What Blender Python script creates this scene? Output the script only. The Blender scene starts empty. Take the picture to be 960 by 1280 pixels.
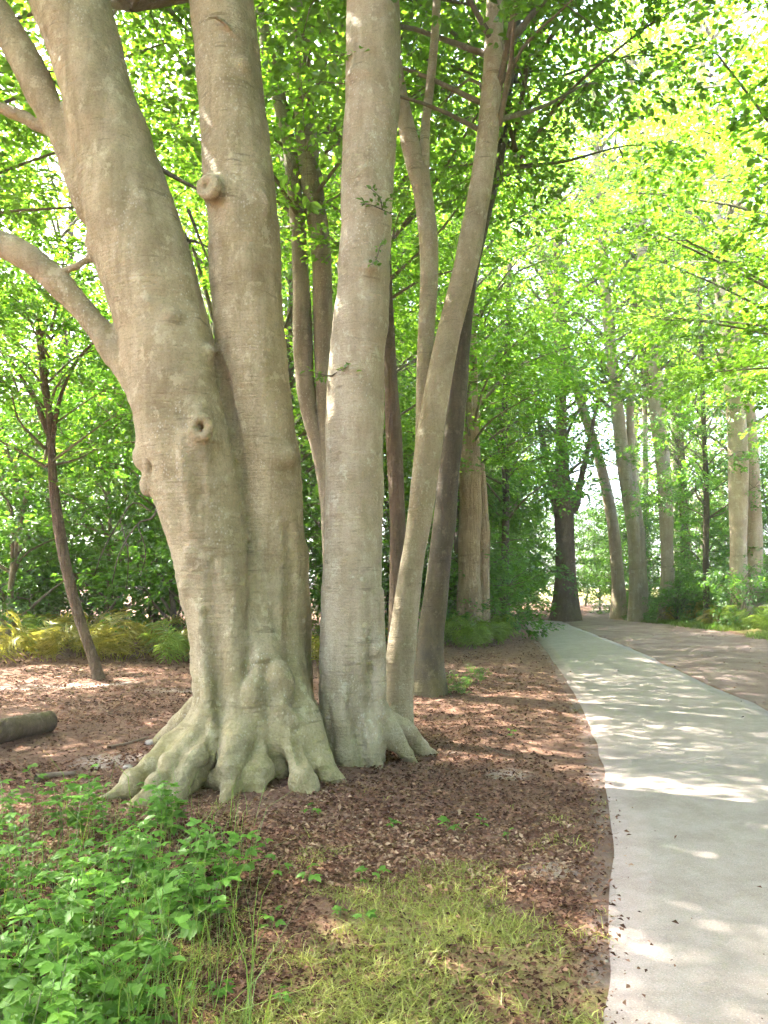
import bpy, math, random
import numpy as np
from mathutils import Vector

# ------------------------------------------------------------------ camera, sky, sun, exposure
sc = bpy.context.scene
F_PX, CX, CY, CAM_H = 962.0, 480.0, 640.0, 1.5
PITCH = math.atan((732.0 - CY) / F_PX)
cam_d = bpy.data.cameras.new("camera"); cam = bpy.data.objects.new("camera", cam_d)
sc.collection.objects.link(cam); sc.camera = cam
cam.location = (0, 0, CAM_H); cam.rotation_euler = (math.pi / 2 + PITCH, 0, 0)
cam_d.sensor_fit = 'VERTICAL'; cam_d.sensor_height = 24.0; cam_d.lens = F_PX / 1280 * 24.0
cam_d.clip_start = 0.05; cam_d.clip_end = 2000

SUN_DIR = Vector((-0.70, 0.42, 1.0)).normalized()      # towards the sun
world = bpy.data.worlds.new("World"); sc.world = world; world.use_nodes = True
wn = world.node_tree; wn.nodes.clear()
sky = wn.nodes.new('ShaderNodeTexSky'); sky.sky_type = 'NISHITA'; sky.sun_disc = False
sky.sun_elevation = math.asin(SUN_DIR.z); sky.sun_rotation = math.atan2(SUN_DIR.x, SUN_DIR.y)
sky.air_density = 0.7; sky.dust_density = 4.0; sky.ozone_density = 0.4
bg = wn.nodes.new('ShaderNodeBackground'); bg.inputs['Strength'].default_value = 0.15
wo = wn.nodes.new('ShaderNodeOutputWorld')
wn.links.new(sky.outputs[0], bg.inputs['Color']); wn.links.new(bg.outputs[0], wo.inputs['Surface'])
sun_d = bpy.data.lights.new("sun", 'SUN'); sun_d.energy = 4.0; sun_d.angle = math.radians(0.53)
sun_d.color = (1.0, 0.94, 0.83)
sun = bpy.data.objects.new("sun", sun_d); sc.collection.objects.link(sun)
sun.location = (0, 0, 40); sun.rotation_euler = (-SUN_DIR).to_track_quat('-Z', 'Y').to_euler()
sc.view_settings.view_transform = 'Standard'; sc.view_settings.look = 'None'
sc.view_settings.exposure = 3.65; sc.view_settings.gamma = 1.0
sc.view_settings.use_curve_mapping = False
cy = sc.cycles
cy.max_bounces = 7; cy.diffuse_bounces = 4; cy.glossy_bounces = 1; cy.transmission_bounces = 5
cy.transparent_max_bounces = 4; cy.caustics_reflective = False; cy.caustics_refractive = False
cy.use_denoising = True; cy.use_adaptive_sampling = True; cy.adaptive_threshold = 0.04
cy.sample_clamp_indirect = 12.0

# ------------------------------------------------------------------ small helpers
COL = sc.collection
ca, sa = math.cos(PITCH), math.sin(PITCH)
def ray(px, py):
    u, v = (px - CX) / F_PX, -(py - CY) / F_PX
    return np.array([u, ca - v * sa, sa + v * ca])
def P(px, py, Y):
    r = ray(px, py); return np.array([0, 0, CAM_H]) + r * (Y / r[1])
def G(px, py, z=0.0):
    r = ray(px, py); return np.array([0, 0, CAM_H]) + r * ((z - CAM_H) / r[2])

def tag(o, label=None, cat=None, group=None, kind=None):
    if label: o['label'] = label
    if cat: o['category'] = cat
    if group: o['group'] = group
    if kind: o['kind'] = kind
    return o
def mesh_np(name, V, faces, mat=None, smooth=False, rnd=None, col=None):
    """faces: one (n,k) int array or a list of them"""
    if not isinstance(faces, (list, tuple)): faces = [faces]
    faces = [np.asarray(f, dtype=np.int32) for f in faces if len(f)]
    V = np.asarray(V, dtype=np.float32)
    me = bpy.data.meshes.new(name)
    me.vertices.add(len(V)); me.vertices.foreach_set('co', V.ravel())
    nl = sum(f.size for f in faces); npoly = sum(len(f) for f in faces)
    me.loops.add(nl); me.polygons.add(npoly)
    me.loops.foreach_set('vertex_index', np.concatenate([f.ravel() for f in faces]))
    starts, s = [], 0
    for f in faces:
        starts.append(s + np.arange(len(f), dtype=np.int32) * f.shape[1]); s += f.size
    me.polygons.foreach_set('loop_start', np.concatenate(starts).astype(np.int32))
    if smooth: me.polygons.foreach_set('use_smooth', np.ones(npoly, dtype=bool))
    if rnd is not None:
        a = me.attributes.new('rnd', 'FLOAT', 'FACE'); a.data.foreach_set('value', np.asarray(rnd, dtype=np.float32))
    if col is not None:
        a = me.attributes.new('zone', 'FLOAT_COLOR', 'POINT')
        c = np.ones((len(V), 4), dtype=np.float32); c[:, :3] = col; a.data.foreach_set('color', c.ravel())
    me.update(calc_edges=True); me.validate()
    if mat: me.materials.append(mat)
    return me
def obj(name, me, parent=None, loc=(0, 0, 0), rot=(0, 0, 0), scale=(1, 1, 1)):
    o = bpy.data.objects.new(name, me); COL.objects.link(o)
    o.location = loc; o.rotation_euler = rot; o.scale = scale
    if parent: o.parent = parent
    return o
def empty(name, loc=(0, 0, 0), rz=0.0):
    o = bpy.data.objects.new(name, None); COL.objects.link(o); o.empty_display_size = 0.2
    o.location = loc; o.rotation_euler = (0, 0, rz); return o

def hash3(i, j, k, seed):
    h = (i * 374761393 + j * 668265263 + k * 2147483647 + seed * 974711) & 0xffffffff
    h = ((h ^ (h >> 13)) * 1274126177) & 0xffffffff
    return ((h ^ (h >> 16)) & 0xffff) / 65535.0 * 2 - 1
def noise3(p, freq, seed=0):
    q = np.asarray(p, dtype=np.float64) * freq + 1000.0
    i = np.floor(q).astype(np.int64); f = q - i; f = f * f * (3 - 2 * f)
    r = 0
    for a in (0, 1):
        for b in (0, 1):
            for c in (0, 1):
                w = (f[:, 0] if a else 1 - f[:, 0]) * (f[:, 1] if b else 1 - f[:, 1]) * (f[:, 2] if c else 1 - f[:, 2])
                r = r + w * hash3(i[:, 0] + a, i[:, 1] + b, i[:, 2] + c, seed)
    return r
def noise2(x, y, freq, seed=0):
    x = np.atleast_1d(np.asarray(x, float)); y = np.atleast_1d(np.asarray(y, float))
    return noise3(np.stack([x, y, np.zeros_like(x)], 1), freq, seed)
def sstep(a, b, x):
    t = np.clip((x - a) / (b - a), 0, 1); return t * t * (3 - 2 * t)
def smooth_poly(pts, n):
    """Catmull-Rom through rows of pts (any width), n samples in all"""
    p = np.asarray(pts, float); p = np.vstack([2 * p[0] - p[1], p, 2 * p[-1] - p[-2]])
    seg = len(p) - 3; out = []
    for t in np.linspace(0, seg - 1e-6, n):
        k = int(t); u = t - k; a, b, c, d = p[k:k + 4]
        out.append(0.5 * (2 * b + (c - a) * u + (2 * a - 5 * b + 4 * c - d) * u * u + (3 * b - a - 3 * c + d) * u ** 3))
    return np.array(out)
def tube(pts, radii, sides, wob=0.0, seed=0, cap=True):
    pts = np.asarray(pts, float); n = len(pts)
    T = np.gradient(pts, axis=0); T /= np.linalg.norm(T, axis=1)[:, None] + 1e-9
    ref = np.array([1.0, 0, 0]) if abs(T[0][0]) < 0.8 else np.array([0, 1.0, 0])
    V = np.zeros((n, sides, 3)); a = np.arange(sides) * 2 * math.pi / sides
    for i in range(n):
        ref = ref - T[i] * ref.dot(T[i]); ref /= np.linalg.norm(ref)
        b = np.cross(T[i], ref)
        V[i] = pts[i] + radii[i] * (np.cos(a)[:, None] * ref + np.sin(a)[:, None] * b)
    V = V.reshape(-1, 3)
    if wob:
        c = np.repeat(pts, sides, 0); d = V - c
        V = c + d * (1 + wob * (noise3(V, 1.7, seed) + 0.6 * noise3(V, 4.5, seed + 1)))[:, None]
    i = np.arange(n - 1)[:, None] * sides; j = np.arange(sides)[None]; j2 = (j + 1) % sides
    Fq = np.stack([i + j, i + j2, i + sides + j2, i + sides + j], -1).reshape(-1, 4)
    if cap:
        V = np.vstack([V, pts[-1]]); e = (n - 1) * sides
        tri = np.stack([e + j[0], e + j2[0], np.full(sides, len(V) - 1)], 1)
        return V, Fq, tri
    return V, Fq, np.zeros((0, 3), int)
class MB:
    """collects quads and triangles for ONE mesh"""
    def __init__(s): s.V, s.Q, s.T, s.n = [], [], [], 0
    def add(s, V, Q=None, T=None):
        if Q is not None and len(Q): s.Q.append(np.asarray(Q) + s.n)
        if T is not None and len(T): s.T.append(np.asarray(T) + s.n)
        s.V.append(np.asarray(V)); s.n += len(V)
    def tube(s, pts, radii, sides=8, **k): s.add(*tube(pts, radii, sides, **k))
    def mesh(s, name, mat, smooth=True):
        f = ([np.concatenate(s.Q)] if s.Q else []) + ([np.concatenate(s.T)] if s.T else [])
        return mesh_np(name, np.concatenate(s.V), f, mat, smooth)

# ------------------------------------------------------------------ materials
def new_mat(name):
    m = bpy.data.materials.new(name); m.use_nodes = True
    nt = m.node_tree; nt.nodes.clear()
    return m, nt, nt.nodes.new('ShaderNodeOutputMaterial')
class NT:
    def __init__(s, nt): s.nt = nt
    def n(s, typ, **kw):
        nd = s.nt.nodes.new(typ)
        for k, v in kw.items():
            if k.startswith('i_'):
                key = k[2:]; key = int(key) if key.isdigit() else key.replace('_', ' ')
                if hasattr(v, 'is_output') or isinstance(v, bpy.types.NodeSocket): s.nt.links.new(v, nd.inputs[key])
                else: nd.inputs[key].default_value = v
            else: setattr(nd, k, v)
        return nd
    def noise(s, vec, scale, detail=4, rough=0.6):
        nd = s.n('ShaderNodeTexNoise', i_Scale=scale, i_Detail=detail, i_Roughness=rough)
        s.nt.links.new(vec, nd.inputs['Vector']); return nd.outputs['Fac']
    def ramp(s, fac, stops):
        nd = s.n('ShaderNodeValToRGB'); s.nt.links.new(fac, nd.inputs[0]); e = nd.color_ramp.elements
        while len(e) < len(stops): e.new(0.5)
        for k, (p, c) in enumerate(stops):
            e[k].position = p; e[k].color = (*c, 1) if not isinstance(c, (int, float)) else (c, c, c, 1)
        return nd.outputs[0]
    def mix(s, fac, a, b, typ='MIX'):
        nd = s.n('ShaderNodeMix', data_type='RGBA', blend_type=typ)
        for key, v in ((0, fac), (6, a), (7, b)):
            if isinstance(v, bpy.types.NodeSocket): s.nt.links.new(v, nd.inputs[key])
            elif isinstance(v, (int, float)): nd.inputs[key].default_value = v if key == 0 else (v, v, v, 1)
            else: nd.inputs[key].default_value = (*v, 1)
        return nd.outputs[2]
    def math(s, op, a, b=0.0):
        nd = s.n('ShaderNodeMath', operation=op)
        for k, v in ((0, a), (1, b)):
            if isinstance(v, bpy.types.NodeSocket): s.nt.links.new(v, nd.inputs[k])
            else: nd.inputs[k].default_value = v
        return nd.outputs[0]
    def scaled(s, vec, sc3):
        nd = s.n('ShaderNodeMapping'); s.nt.links.new(vec, nd.inputs['Vector']); nd.inputs['Scale'].default_value = sc3
        return nd.outputs[0]

def leaf_mat(name, refl, trans, tmix=0.5, vary=0.35, gloss=0.06, yellow=(0.30, 0.34, 0.03)):
    m, nt, out = new_mat(name); N = NT(nt)
    at = N.n('ShaderNodeAttribute', attribute_name='rnd').outputs['Fac']
    oi = N.n('ShaderNodeObjectInfo').outputs['Random']
    r = N.math('ADD', N.math('MULTIPLY', at, 0.7), N.math('MULTIPLY', oi, 0.3))
    dark = tuple(c * (1 - vary) for c in refl); lite = tuple(min(1, c * (1 + vary)) for c in refl)
    c1 = N.ramp(r, [(0.0, dark), (0.55, refl), (0.9, lite), (1.0, tuple(a * 0.5 + b * 0.35 for a, b in zip(lite, yellow)))])
    dark = tuple(c * (1 - vary) for c in trans); lite = tuple(min(1, c * (1 + vary)) for c in trans)
    c2 = N.ramp(r, [(0.0, dark), (0.55, trans), (0.9, lite), (1.0, tuple(a * 0.6 + b * 0.5 for a, b in zip(lite, yellow)))])
    d = N.n('ShaderNodeBsdfDiffuse', i_Color=c1); t = N.n('ShaderNodeBsdfTranslucent', i_Color=c2)
    mx = N.n('ShaderNodeMixShader', i_0=tmix, i_1=d.outputs[0], i_2=t.outputs[0])
    g = N.n('ShaderNodeBsdfGlossy', i_Roughness=0.42); g.inputs['Color'].default_value = (0.9, 0.95, 0.9, 1)
    m2 = N.n('ShaderNodeMixShader', i_0=gloss, i_1=mx.outputs[0], i_2=g.outputs[0])
    nt.links.new(m2.outputs[0], out.inputs[0]); return m

def bark_mat(name, base, dark, pale, spots=0.5, algae=0.5, scale=1.0, bump=0.5, algae_h=1.0, rough_bark=False):
    m, nt, out = new_mat(name); N = NT(nt)
    co = N.n('ShaderNodeTexCoord').outputs['Object']
    big = N.noise(co, 1.6 * scale, 5, 0.6)
    st = N.noise(N.scaled(co, (5 * scale, 5 * scale, 0.9 * scale)), 1.6, 5, 0.65)       # vertical streaks
    rings = N.noise(N.scaled(co, (3 * scale, 3 * scale, 26 * scale)), 1.5, 4, 0.6)      # fine horizontal wrinkles
    fine = N.noise(co, 55 * scale, 4, 0.7)
    c = N.mix(N.ramp(big, [(0.32, 0.0), (0.68, 1.0)]), dark, base)
    c = N.mix(N.math('MULTIPLY', N.ramp(st, [(0.45, 0.0), (0.75, 1.0)]), 0.55), c, pale)
    blot = N.noise(N.scaled(co, (1, 1, 0.6)), 5.5 * scale, 6, 0.7)
    c = N.mix(N.math('MULTIPLY', N.ramp(blot, [(0.50, 0.0), (0.72, 1.0)]), 0.6), c, tuple(x * 0.8 for x in dark))
    c = N.mix(N.math('MULTIPLY', N.ramp(fine, [(0.35, 1.0), (0.55, 0.0)]), 0.35), c, tuple(x * 0.55 for x in dark))
    lich = N.ramp(N.noise(N.scaled(co, (1, 1, 0.75)), 7.5 * scale, 7, 0.75), [(0.575, 0.0), (0.60, 1.0)])
    c = N.mix(N.math('MULTIPLY', lich, 0.36), c, tuple(min(.62, x * 1.18) for x in pale))
    crk = N.math('MULTIPLY', N.ramp(N.noise(N.scaled(co, (2.2, 2.2, 17)), 1.3 * scale, 3, 0.55), [(0.60, 0.0), (0.66, 1.0)]), N.ramp(N.noise(co, 3.1 * scale, 3, 0.6), [(0.48, 0.0), (0.62, 1.0)]))
    c = N.mix(N.math('MULTIPLY', crk, 0.55), c, tuple(x * 0.5 for x in dark))
    drip = N.ramp(N.noise(N.scaled(co, (9, 9, 0.5)), 1.2 * scale, 4, 0.6), [(0.56, 0.0), (0.72, 1.0)])
    c = N.mix(N.math('MULTIPLY', drip, 0.45), c, tuple(x * 0.75 for x in dark))
    if spots:
        vo = N.n('ShaderNodeTexVoronoi', i_Scale=36 * scale); nt.links.new(N.scaled(co, (1, 1, 0.7)), vo.inputs['Vector'])
        patch = N.ramp(N.noise(N.scaled(co, (2, 2, 0.7)), 1.4 * scale, 3, 0.6), [(0.46, 0.0), (0.62, 1.0)])
        sp = N.math('MULTIPLY', N.ramp(vo.outputs['Distance'], [(0.08, 1.0), (0.30, 0.0)]), N.math('MULTIPLY', patch, spots))
        c = N.mix(sp, c, (0.62, 0.60, 0.52))
    if algae:
        sx = N.n('ShaderNodeSeparateXYZ'); nt.links.new(co, sx.inputs[0])
        h = N.n('ShaderNodeMapRange', i_2=algae_h, i_1=0.0, i_3=1.0, i_4=0.12); nt.links.new(sx.outputs[2], h.inputs[0])
        al = N.math('MULTIPLY', N.math('MULTIPLY', N.ramp(N.noise(co, 2.6 * scale, 5, 0.7), [(0.35, 0.0), (0.65, 1.0)]), h.outputs[0]), algae)
        c = N.mix(al, c, (0.20, 0.17, 0.05))
    bs = N.n('ShaderNodeBsdfPrincipled', i_Roughness=0.82); nt.links.new(c, bs.inputs['Base Color'])
    bs.inputs['Specular IOR Level'].default_value = 0.25
    hgt = N.math('ADD', N.math('MULTIPLY', rings, 0.5), N.math('ADD', N.math('MULTIPLY', fine, 0.35), N.math('MULTIPLY', N.noise(co, 14 * scale, 4, 0.6), 0.6)))
    if rough_bark:
        hgt = N.math('ADD', hgt, N.math('MULTIPLY', N.noise(N.scaled(co, (14, 14, 2.2)), 1.5, 4, 0.6), 3.0))
    bp = N.n('ShaderNodeBump', i_Strength=bump, i_Distance=0.035, i_Height=hgt)
    nt.links.new(bp.outputs[0], bs.inputs['Normal']); nt.links.new(bs.outputs[0], out.inputs[0]); return m

M = {}
M['beech'] = bark_mat('beech_bark', (0.43, 0.355, 0.22), (0.225, 0.18, 0.10), (0.54, 0.465, 0.32), 0.5, 0.7, 1.0, 1.0, 1.0)
M['beech2'] = bark_mat('beech_bark_pale', (0.47, 0.40, 0.285), (0.29, 0.235, 0.15), (0.58, 0.51, 0.385), 0.6, 0.55, 1.1, 1.0, 0.7)
M['bark_grey'] = bark_mat('grey_bark', (0.30, 0.25, 0.18), (0.17, 0.14, 0.10), (0.42, 0.37, 0.29), 0.4, 0.5, 0.8, 0.6, 2.0)
M['bark_brown'] = bark_mat('brown_bark', (0.19, 0.135, 0.095), (0.10, 0.07, 0.05), (0.27, 0.20, 0.15), 0.0, 0.35, 0.8, 0.9, 2.5, True)
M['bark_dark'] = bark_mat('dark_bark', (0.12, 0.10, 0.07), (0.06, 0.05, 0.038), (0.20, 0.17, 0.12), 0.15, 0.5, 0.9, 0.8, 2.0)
M['bark_tan'] = bark_mat('tan_bark', (0.38, 0.28, 0.17), (0.22, 0.15, 0.09), (0.52, 0.42, 0.29), 0.0, 0.3, 0.8, 0.9, 2.0, True)
M['bark_pale'] = bark_mat('pale_bark', (0.50, 0.43, 0.36), (0.36, 0.29, 0.23), (0.62, 0.56, 0.50), 0.0, 0.15, 0.7, 0.6, 1.5)
M['bark_bank_lit'] = bark_mat('bank_bark_lit', (0.44, 0.36, 0.25), (0.30, 0.23, 0.15), (0.56, 0.48, 0.37), 0.3, 0.35, 0.8, 0.6, 2.0)  # grey bark lightened so the bank trunks look sunlit
M['limb'] = bark_mat('limb_bark', (0.20, 0.17, 0.12), (0.10, 0.085, 0.06), (0.30, 0.26, 0.20), 0.0, 0.3, 1.0, 0.4, 2.0)
M['leaf'] = leaf_mat('beech_leaf', (0.055, 0.12, 0.018), (0.23, 0.44, 0.022), 0.56, 0.5)
M['leaf_far'] = leaf_mat('canopy_leaf', (0.065, 0.13, 0.025), (0.27, 0.48, 0.04), 0.56, 0.5)
M['leaf_under'] = leaf_mat('understorey_leaf', (0.045, 0.115, 0.02), (0.19, 0.42, 0.028), 0.54, 0.5)
M['weed'] = leaf_mat('weed_leaf', (0.115, 0.24, 0.04), (0.24, 0.46, 0.045), 0.4, 0.55, 0.02, (0.4, 0.42, 0.08))
M['weed_stem'] = leaf_mat('weed_stem', (0.17, 0.21, 0.06), (0.2, 0.28, 0.06), 0.25)
M['fern'] = leaf_mat('fern_frond', (0.27, 0.25, 0.04), (0.42, 0.38, 0.05), 0.45, 0.35, 0.03, (0.55, 0.34, 0.05))
M['fern_green'] = leaf_mat('fern_green', (0.13, 0.20, 0.035), (0.30, 0.42, 0.05), 0.45, 0.3, 0.03)
M['grass'] = leaf_mat('grass_blade', (0.27, 0.28, 0.07), (0.36, 0.40, 0.08), 0.4, 0.6, 0.03, (0.55, 0.42, 0.16))
M['verge'] = leaf_mat('verge_blade', (0.12, 0.20, 0.035), (0.25, 0.36, 0.05), 0.4, 0.4, 0.03, (0.5, 0.45, 0.15))

def litter_mat():
    m, nt, out = new_mat('dry_leaf'); N = NT(nt)
    at = N.n('ShaderNodeAttribute', attribute_name='rnd').outputs['Fac']
    c = N.ramp(at, [(0.0, (0.05, 0.026, 0.018)), (0.35, (0.14, 0.072, 0.048)), (0.7, (0.26, 0.148, 0.098)), (0.95, (0.33, 0.205, 0.135)), (1.0, (0.40, 0.28, 0.19))])
    d = N.n('ShaderNodeBsdfDiffuse', i_Color=c); t = N.n('ShaderNodeBsdfTranslucent', i_Color=c)
    mx = N.n('ShaderNodeMixShader', i_0=0.2, i_1=d.outputs[0], i_2=t.outputs[0])
    nt.links.new(mx.outputs[0], out.inputs[0]); return m
M['litter'] = litter_mat()

def ground_mat():
    m, nt, out = new_mat('forest_floor'); N = NT(nt)
    co = N.n('ShaderNodeTexCoord').outputs['Object']
    zn = N.n('ShaderNodeAttribute', attribute_name='zone'); sp = N.n('ShaderNodeSeparateColor')
    nt.links.new(zn.outputs['Color'], sp.inputs[0])
    n1 = N.noise(co, 1.3, 6, 0.65); n2 = N.noise(co, 9, 6, 0.7); n3 = N.noise(co, 60, 4, 0.7)
    lit = N.mix(N.ramp(n1, [(0.3, 0.0), (0.7, 1.0)]), (0.165, 0.09, 0.063), (0.285, 0.175, 0.125))
    lit = N.mix(N.ramp(n2, [(0.4, 0.0), (0.62, 1.0)]), lit, (0.11, 0.06, 0.042))
    lit = N.mix(N.math('MULTIPLY', N.ramp(n3, [(0.5, 0.0), (0.7, 1.0)]), 0.6), lit, (0.33, 0.22, 0.17))
    trk = N.mix(N.ramp(n1, [(0.35, 0.0), (0.65, 1.0)]), (0.20, 0.135, 0.115), (0.31, 0.24, 0.215))
    trk = N.mix(N.math('MULTIPLY', N.ramp(n3, [(0.45, 0.0), (0.65, 1.0)]), 0.5), trk, (0.14, 0.10, 0.09))
    sun_snd = N.mix(n2, (0.34, 0.26, 0.22), (0.45, 0.36, 0.31))  # tone of the painted sun patches and sandy spots
    grs = N.mix(N.ramp(n2, [(0.35, 0.0), (0.65, 1.0)]), (0.26, 0.19, 0.10), (0.25, 0.23, 0.08))
    grs = N.mix(N.math('MULTIPLY', N.ramp(n3, [(0.5, 0.0), (0.7, 1.0)]), 0.6), grs, (0.36, 0.30, 0.16))
    def edge(ch, amt=0.5):       # ragged zone edge
        s = N.math('ADD', sp.outputs[ch], N.math('MULTIPLY', N.math('SUBTRACT', N.math('ADD', N.math('MULTIPLY', n2, 0.6), N.math('MULTIPLY', n1, 0.4)), 0.5), amt * 2.2))
        return N.ramp(s, [(0.38, 0.0), (0.62, 1.0)])
    c = N.mix(edge(1), lit, grs); c = N.mix(edge(0), c, trk); c = N.mix(edge(2, 0.6), c, sun_snd)
    bs = N.n('ShaderNodeBsdfPrincipled', i_Roughness=0.95); nt.links.new(c, bs.inputs['Base Color'])
    bs.inputs['Specular IOR Level'].default_value = 0.1
    h = N.math('ADD', n2, N.math('MULTIPLY', n3, 0.5))
    bp = N.n('ShaderNodeBump', i_Strength=0.8, i_Distance=0.04, i_Height=h)
    nt.links.new(bp.outputs[0], bs.inputs['Normal']); nt.links.new(bs.outputs[0], out.inputs[0]); return m
M['ground'] = ground_mat()

def path_mat():
    m, nt, out = new_mat('path_surface'); N = NT(nt)
    co = N.n('ShaderNodeTexCoord').outputs['Object']
    n1 = N.noise(co, 0.9, 5, 0.6); n2 = N.noise(co, 7, 6, 0.7); n3 = N.noise(co, 130, 3, 0.6)
    c = N.mix(N.ramp(n1, [(0.3, 0.0), (0.7, 1.0)]), (0.255, 0.207, 0.182), (0.325, 0.266, 0.236))
    c = N.mix(N.math('MULTIPLY', N.ramp(n2, [(0.42, 0.0), (0.7, 1.0)]), 0.5), c, (0.42, 0.365, 0.34))
    c = N.mix(N.math('MULTIPLY', N.ramp(N.noise(co, 2.7, 6, 0.75), [(0.48, 0.0), (0.68, 1.0)]), 0.6), c, (0.20, 0.155, 0.142))
    c = N.mix(N.math('MULTIPLY', N.ramp(n3, [(0.5, 0.0), (0.62, 1.0)]), 0.45), c, (0.15, 0.145, 0.13))
    vo = N.n('ShaderNodeTexVoronoi', i_Scale=85.0); nt.links.new(co, vo.inputs['Vector'])
    c = N.mix(N.math('MULTIPLY', N.ramp(vo.outputs['Distance'], [(0.15, 1.0), (0.3, 0.0)]), 0.35), c, (0.50, 0.49, 0.46))
    bs = N.n('ShaderNodeBsdfPrincipled', i_Roughness=0.85); nt.links.new(c, bs.inputs['Base Color'])
    bs.inputs['Specular IOR Level'].default_value = 0.3
    h = N.math('ADD', N.math('MULTIPLY', n3, 0.7), n2)
    bp = N.n('ShaderNodeBump', i_Strength=0.35, i_Distance=0.008, i_Height=h)
    nt.links.new(bp.outputs[0], bs.inputs['Normal']); nt.links.new(bs.outputs[0], out.inputs[0]); return m
M['path'] = path_mat()
def plain_mat(name, a, b, scale=20, rough=0.9):
    m, nt, out = new_mat(name); N = NT(nt)
    co = N.n('ShaderNodeTexCoord').outputs['Object']; n = N.noise(co, scale, 5, 0.7)
    bs = N.n('ShaderNodeBsdfPrincipled', i_Roughness=rough); nt.links.new(N.mix(N.ramp(n, [(0.3, 0.0), (0.7, 1.0)]), a, b), bs.inputs['Base Color'])
    bp = N.n('ShaderNodeBump', i_Strength=0.5, i_Distance=0.01, i_Height=n); nt.links.new(bp.outputs[0], bs.inputs['Normal'])
    nt.links.new(bs.outputs[0], out.inputs[0]); return m
M['wood_end'] = plain_mat('sawn_wood', (0.20, 0.15, 0.09), (0.33, 0.27, 0.18), 30)
M['scar'] = plain_mat('scar_wood', (0.40, 0.35, 0.26), (0.52, 0.47, 0.38), 25)
M['stone'] = plain_mat('pale_stone', (0.24, 0.20, 0.17), (0.36, 0.31, 0.27), 12)
M['twig'] = plain_mat('dry_twig', (0.13, 0.09, 0.065), (0.24, 0.18, 0.13), 15)

# ------------------------------------------------------------------ ground heights and the run of the path
PATH_L = [(0.15, 0.4), (0.42, 1.7), (0.69, 2.62), (0.90, 3.2), (1.11, 3.92), (1.35, 4.70), (1.63, 5.80), (1.98, 7.30), (2.44, 9.70), (3.03, 13.3), (3.80, 18.4), (4.50, 23.5), (5.3, 29.0), (6.1, 33.0)]
PATH_R = [(2.55, 0.4), (2.72, 1.7), (2.95, 2.62), (3.1, 3.2), (3.3, 3.92), (3.5, 4.70), (3.78, 5.80), (4.12, 7.30), (4.62, 9.70), (5.10, 13.3), (5.85, 18.4), (6.4, 23.5), (7.0, 29.0), (7.5, 33.0)]
pl = smooth_poly(PATH_L, 600); pr = smooth_poly(PATH_R, 600)
def xl(y): return np.interp(y, pl[:, 1], pl[:, 0])
def xr(y): return np.interp(y, pr[:, 1], pr[:, 0])
def xv(y): return np.interp(y, [0, 8, 14, 21, 27, 33, 40, 60, 90], [9.6, 9.6, 10.0, 10.6, 10.7, 10.9, 12.2, 17.5, 26.0])   # foot of the right bank
def gz(x, y):
    x = np.atleast_1d(np.asarray(x, float)); y = np.atleast_1d(np.asarray(y, float))
    z = 0.05 * noise2(x, y, 0.35, 5) + 0.018 * noise2(x, y, 1.6, 6) + 0.02
    on = np.clip(sstep(0.1, 0.9, x - xr(y)) + sstep(0.1, 0.8, xl(y) - x), 0, 1)              # 0 on the path
    ins = np.minimum(x - xl(y), xr(y) - x)
    z = z * on + 0.004 * (1 - on) - 0.05 * sstep(0.0, 0.14, ins)
    z = z + 0.55 * sstep(0.0, 3.5, x - xv(y)) * sstep(10, 18, y)
    z = z + 0.10 * np.exp(-(((x + 1.05) / 1.1) ** 2 + ((y - 6.7) / 1.0) ** 2))
    z = z + 0.30 * sstep(14, 30, -x + 0 * y) + 0.25 * sstep(20, 45, y) * sstep(1, 8, xl(np.minimum(y, 33)) - x)
    return z
def gz1(x, y): return float(gz(x, y)[0])

def axis(segs):
    out = []
    for a, b, st in segs: out += list(np.arange(a, b, st))
    return np.array(out + [segs[-1][1]])
gx = axis([(-260, -60, 25), (-60, -20, 2.5), (-20, -7, 0.5), (-7, -3.2, 0.15), (-3.2, 3.2, 0.06), (3.2, 7, 0.12), (7, 20, 0.35), (20, 60, 2.5), (60, 260, 25)])
gy = axis([(-120, -10, 10), (-10, 1.6, 0.8), (1.6, 8.5, 0.06), (8.5, 14, 0.14), (14, 34, 0.4), (34, 60, 1.5), (60, 400, 20)])
X, Y = np.meshgrid(gx, gy); x, y = X.ravel(), Y.ravel()
z = gz(x, y) + 0.012 * noise2(x, y, 6.0, 9) * (x < xl(y) - 0.05)
track = np.minimum(sstep(-0.15, 0.25, x - xr(y)), sstep(-0.5, 0.3, xv(y) - x))
track = np.where(y > 31, np.maximum(track * (y < 36), sstep(0.0, 0.8, x - (7.2 + (y - 31) * 0.31)) * sstep(-0.5, 0.3, xv(y) - x)), track)
track = np.maximum(track, 0.55 * np.exp(-((x - xl(y) + 0.05) / 0.16) ** 2) * (y > 3))
grass = sstep(0.0, 0.7, x - xv(y)) * (y > 4) * 0.9
mead = sstep(62, 75, y) * (x > 5) * (x < 60); grass = np.maximum(grass, mead * 0.9)
gpatch = np.exp(-(((x - 0.2) / .95) ** 2 + ((y - 2.95) / 1.25) ** 2)); grass = np.maximum(grass, 0.62 * sstep(0.25, 0.85, gpatch))
sun_sand = np.zeros_like(x)  # pale patches: mostly sunlight painted into the floor colour, some bare sand
for (px, py, sx, sy, a) in [(640, 968, .30, .30, .62), (695, 1088, .20, .16, .75), (60, 857, 2.2, .5, .6), (225, 868, 1.3, .4, .52), (140, 958, .42, .30, .7), (205, 938, .25, .16, .6), (560, 940, .25, .18, .5), (330, 950, .2, .2, .0)]:
    g0 = G(px, py); sun_sand = np.maximum(sun_sand, a * np.exp(-(((x - g0[0]) / sx) ** 2 + ((y - g0[1]) / sy) ** 2)))
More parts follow.
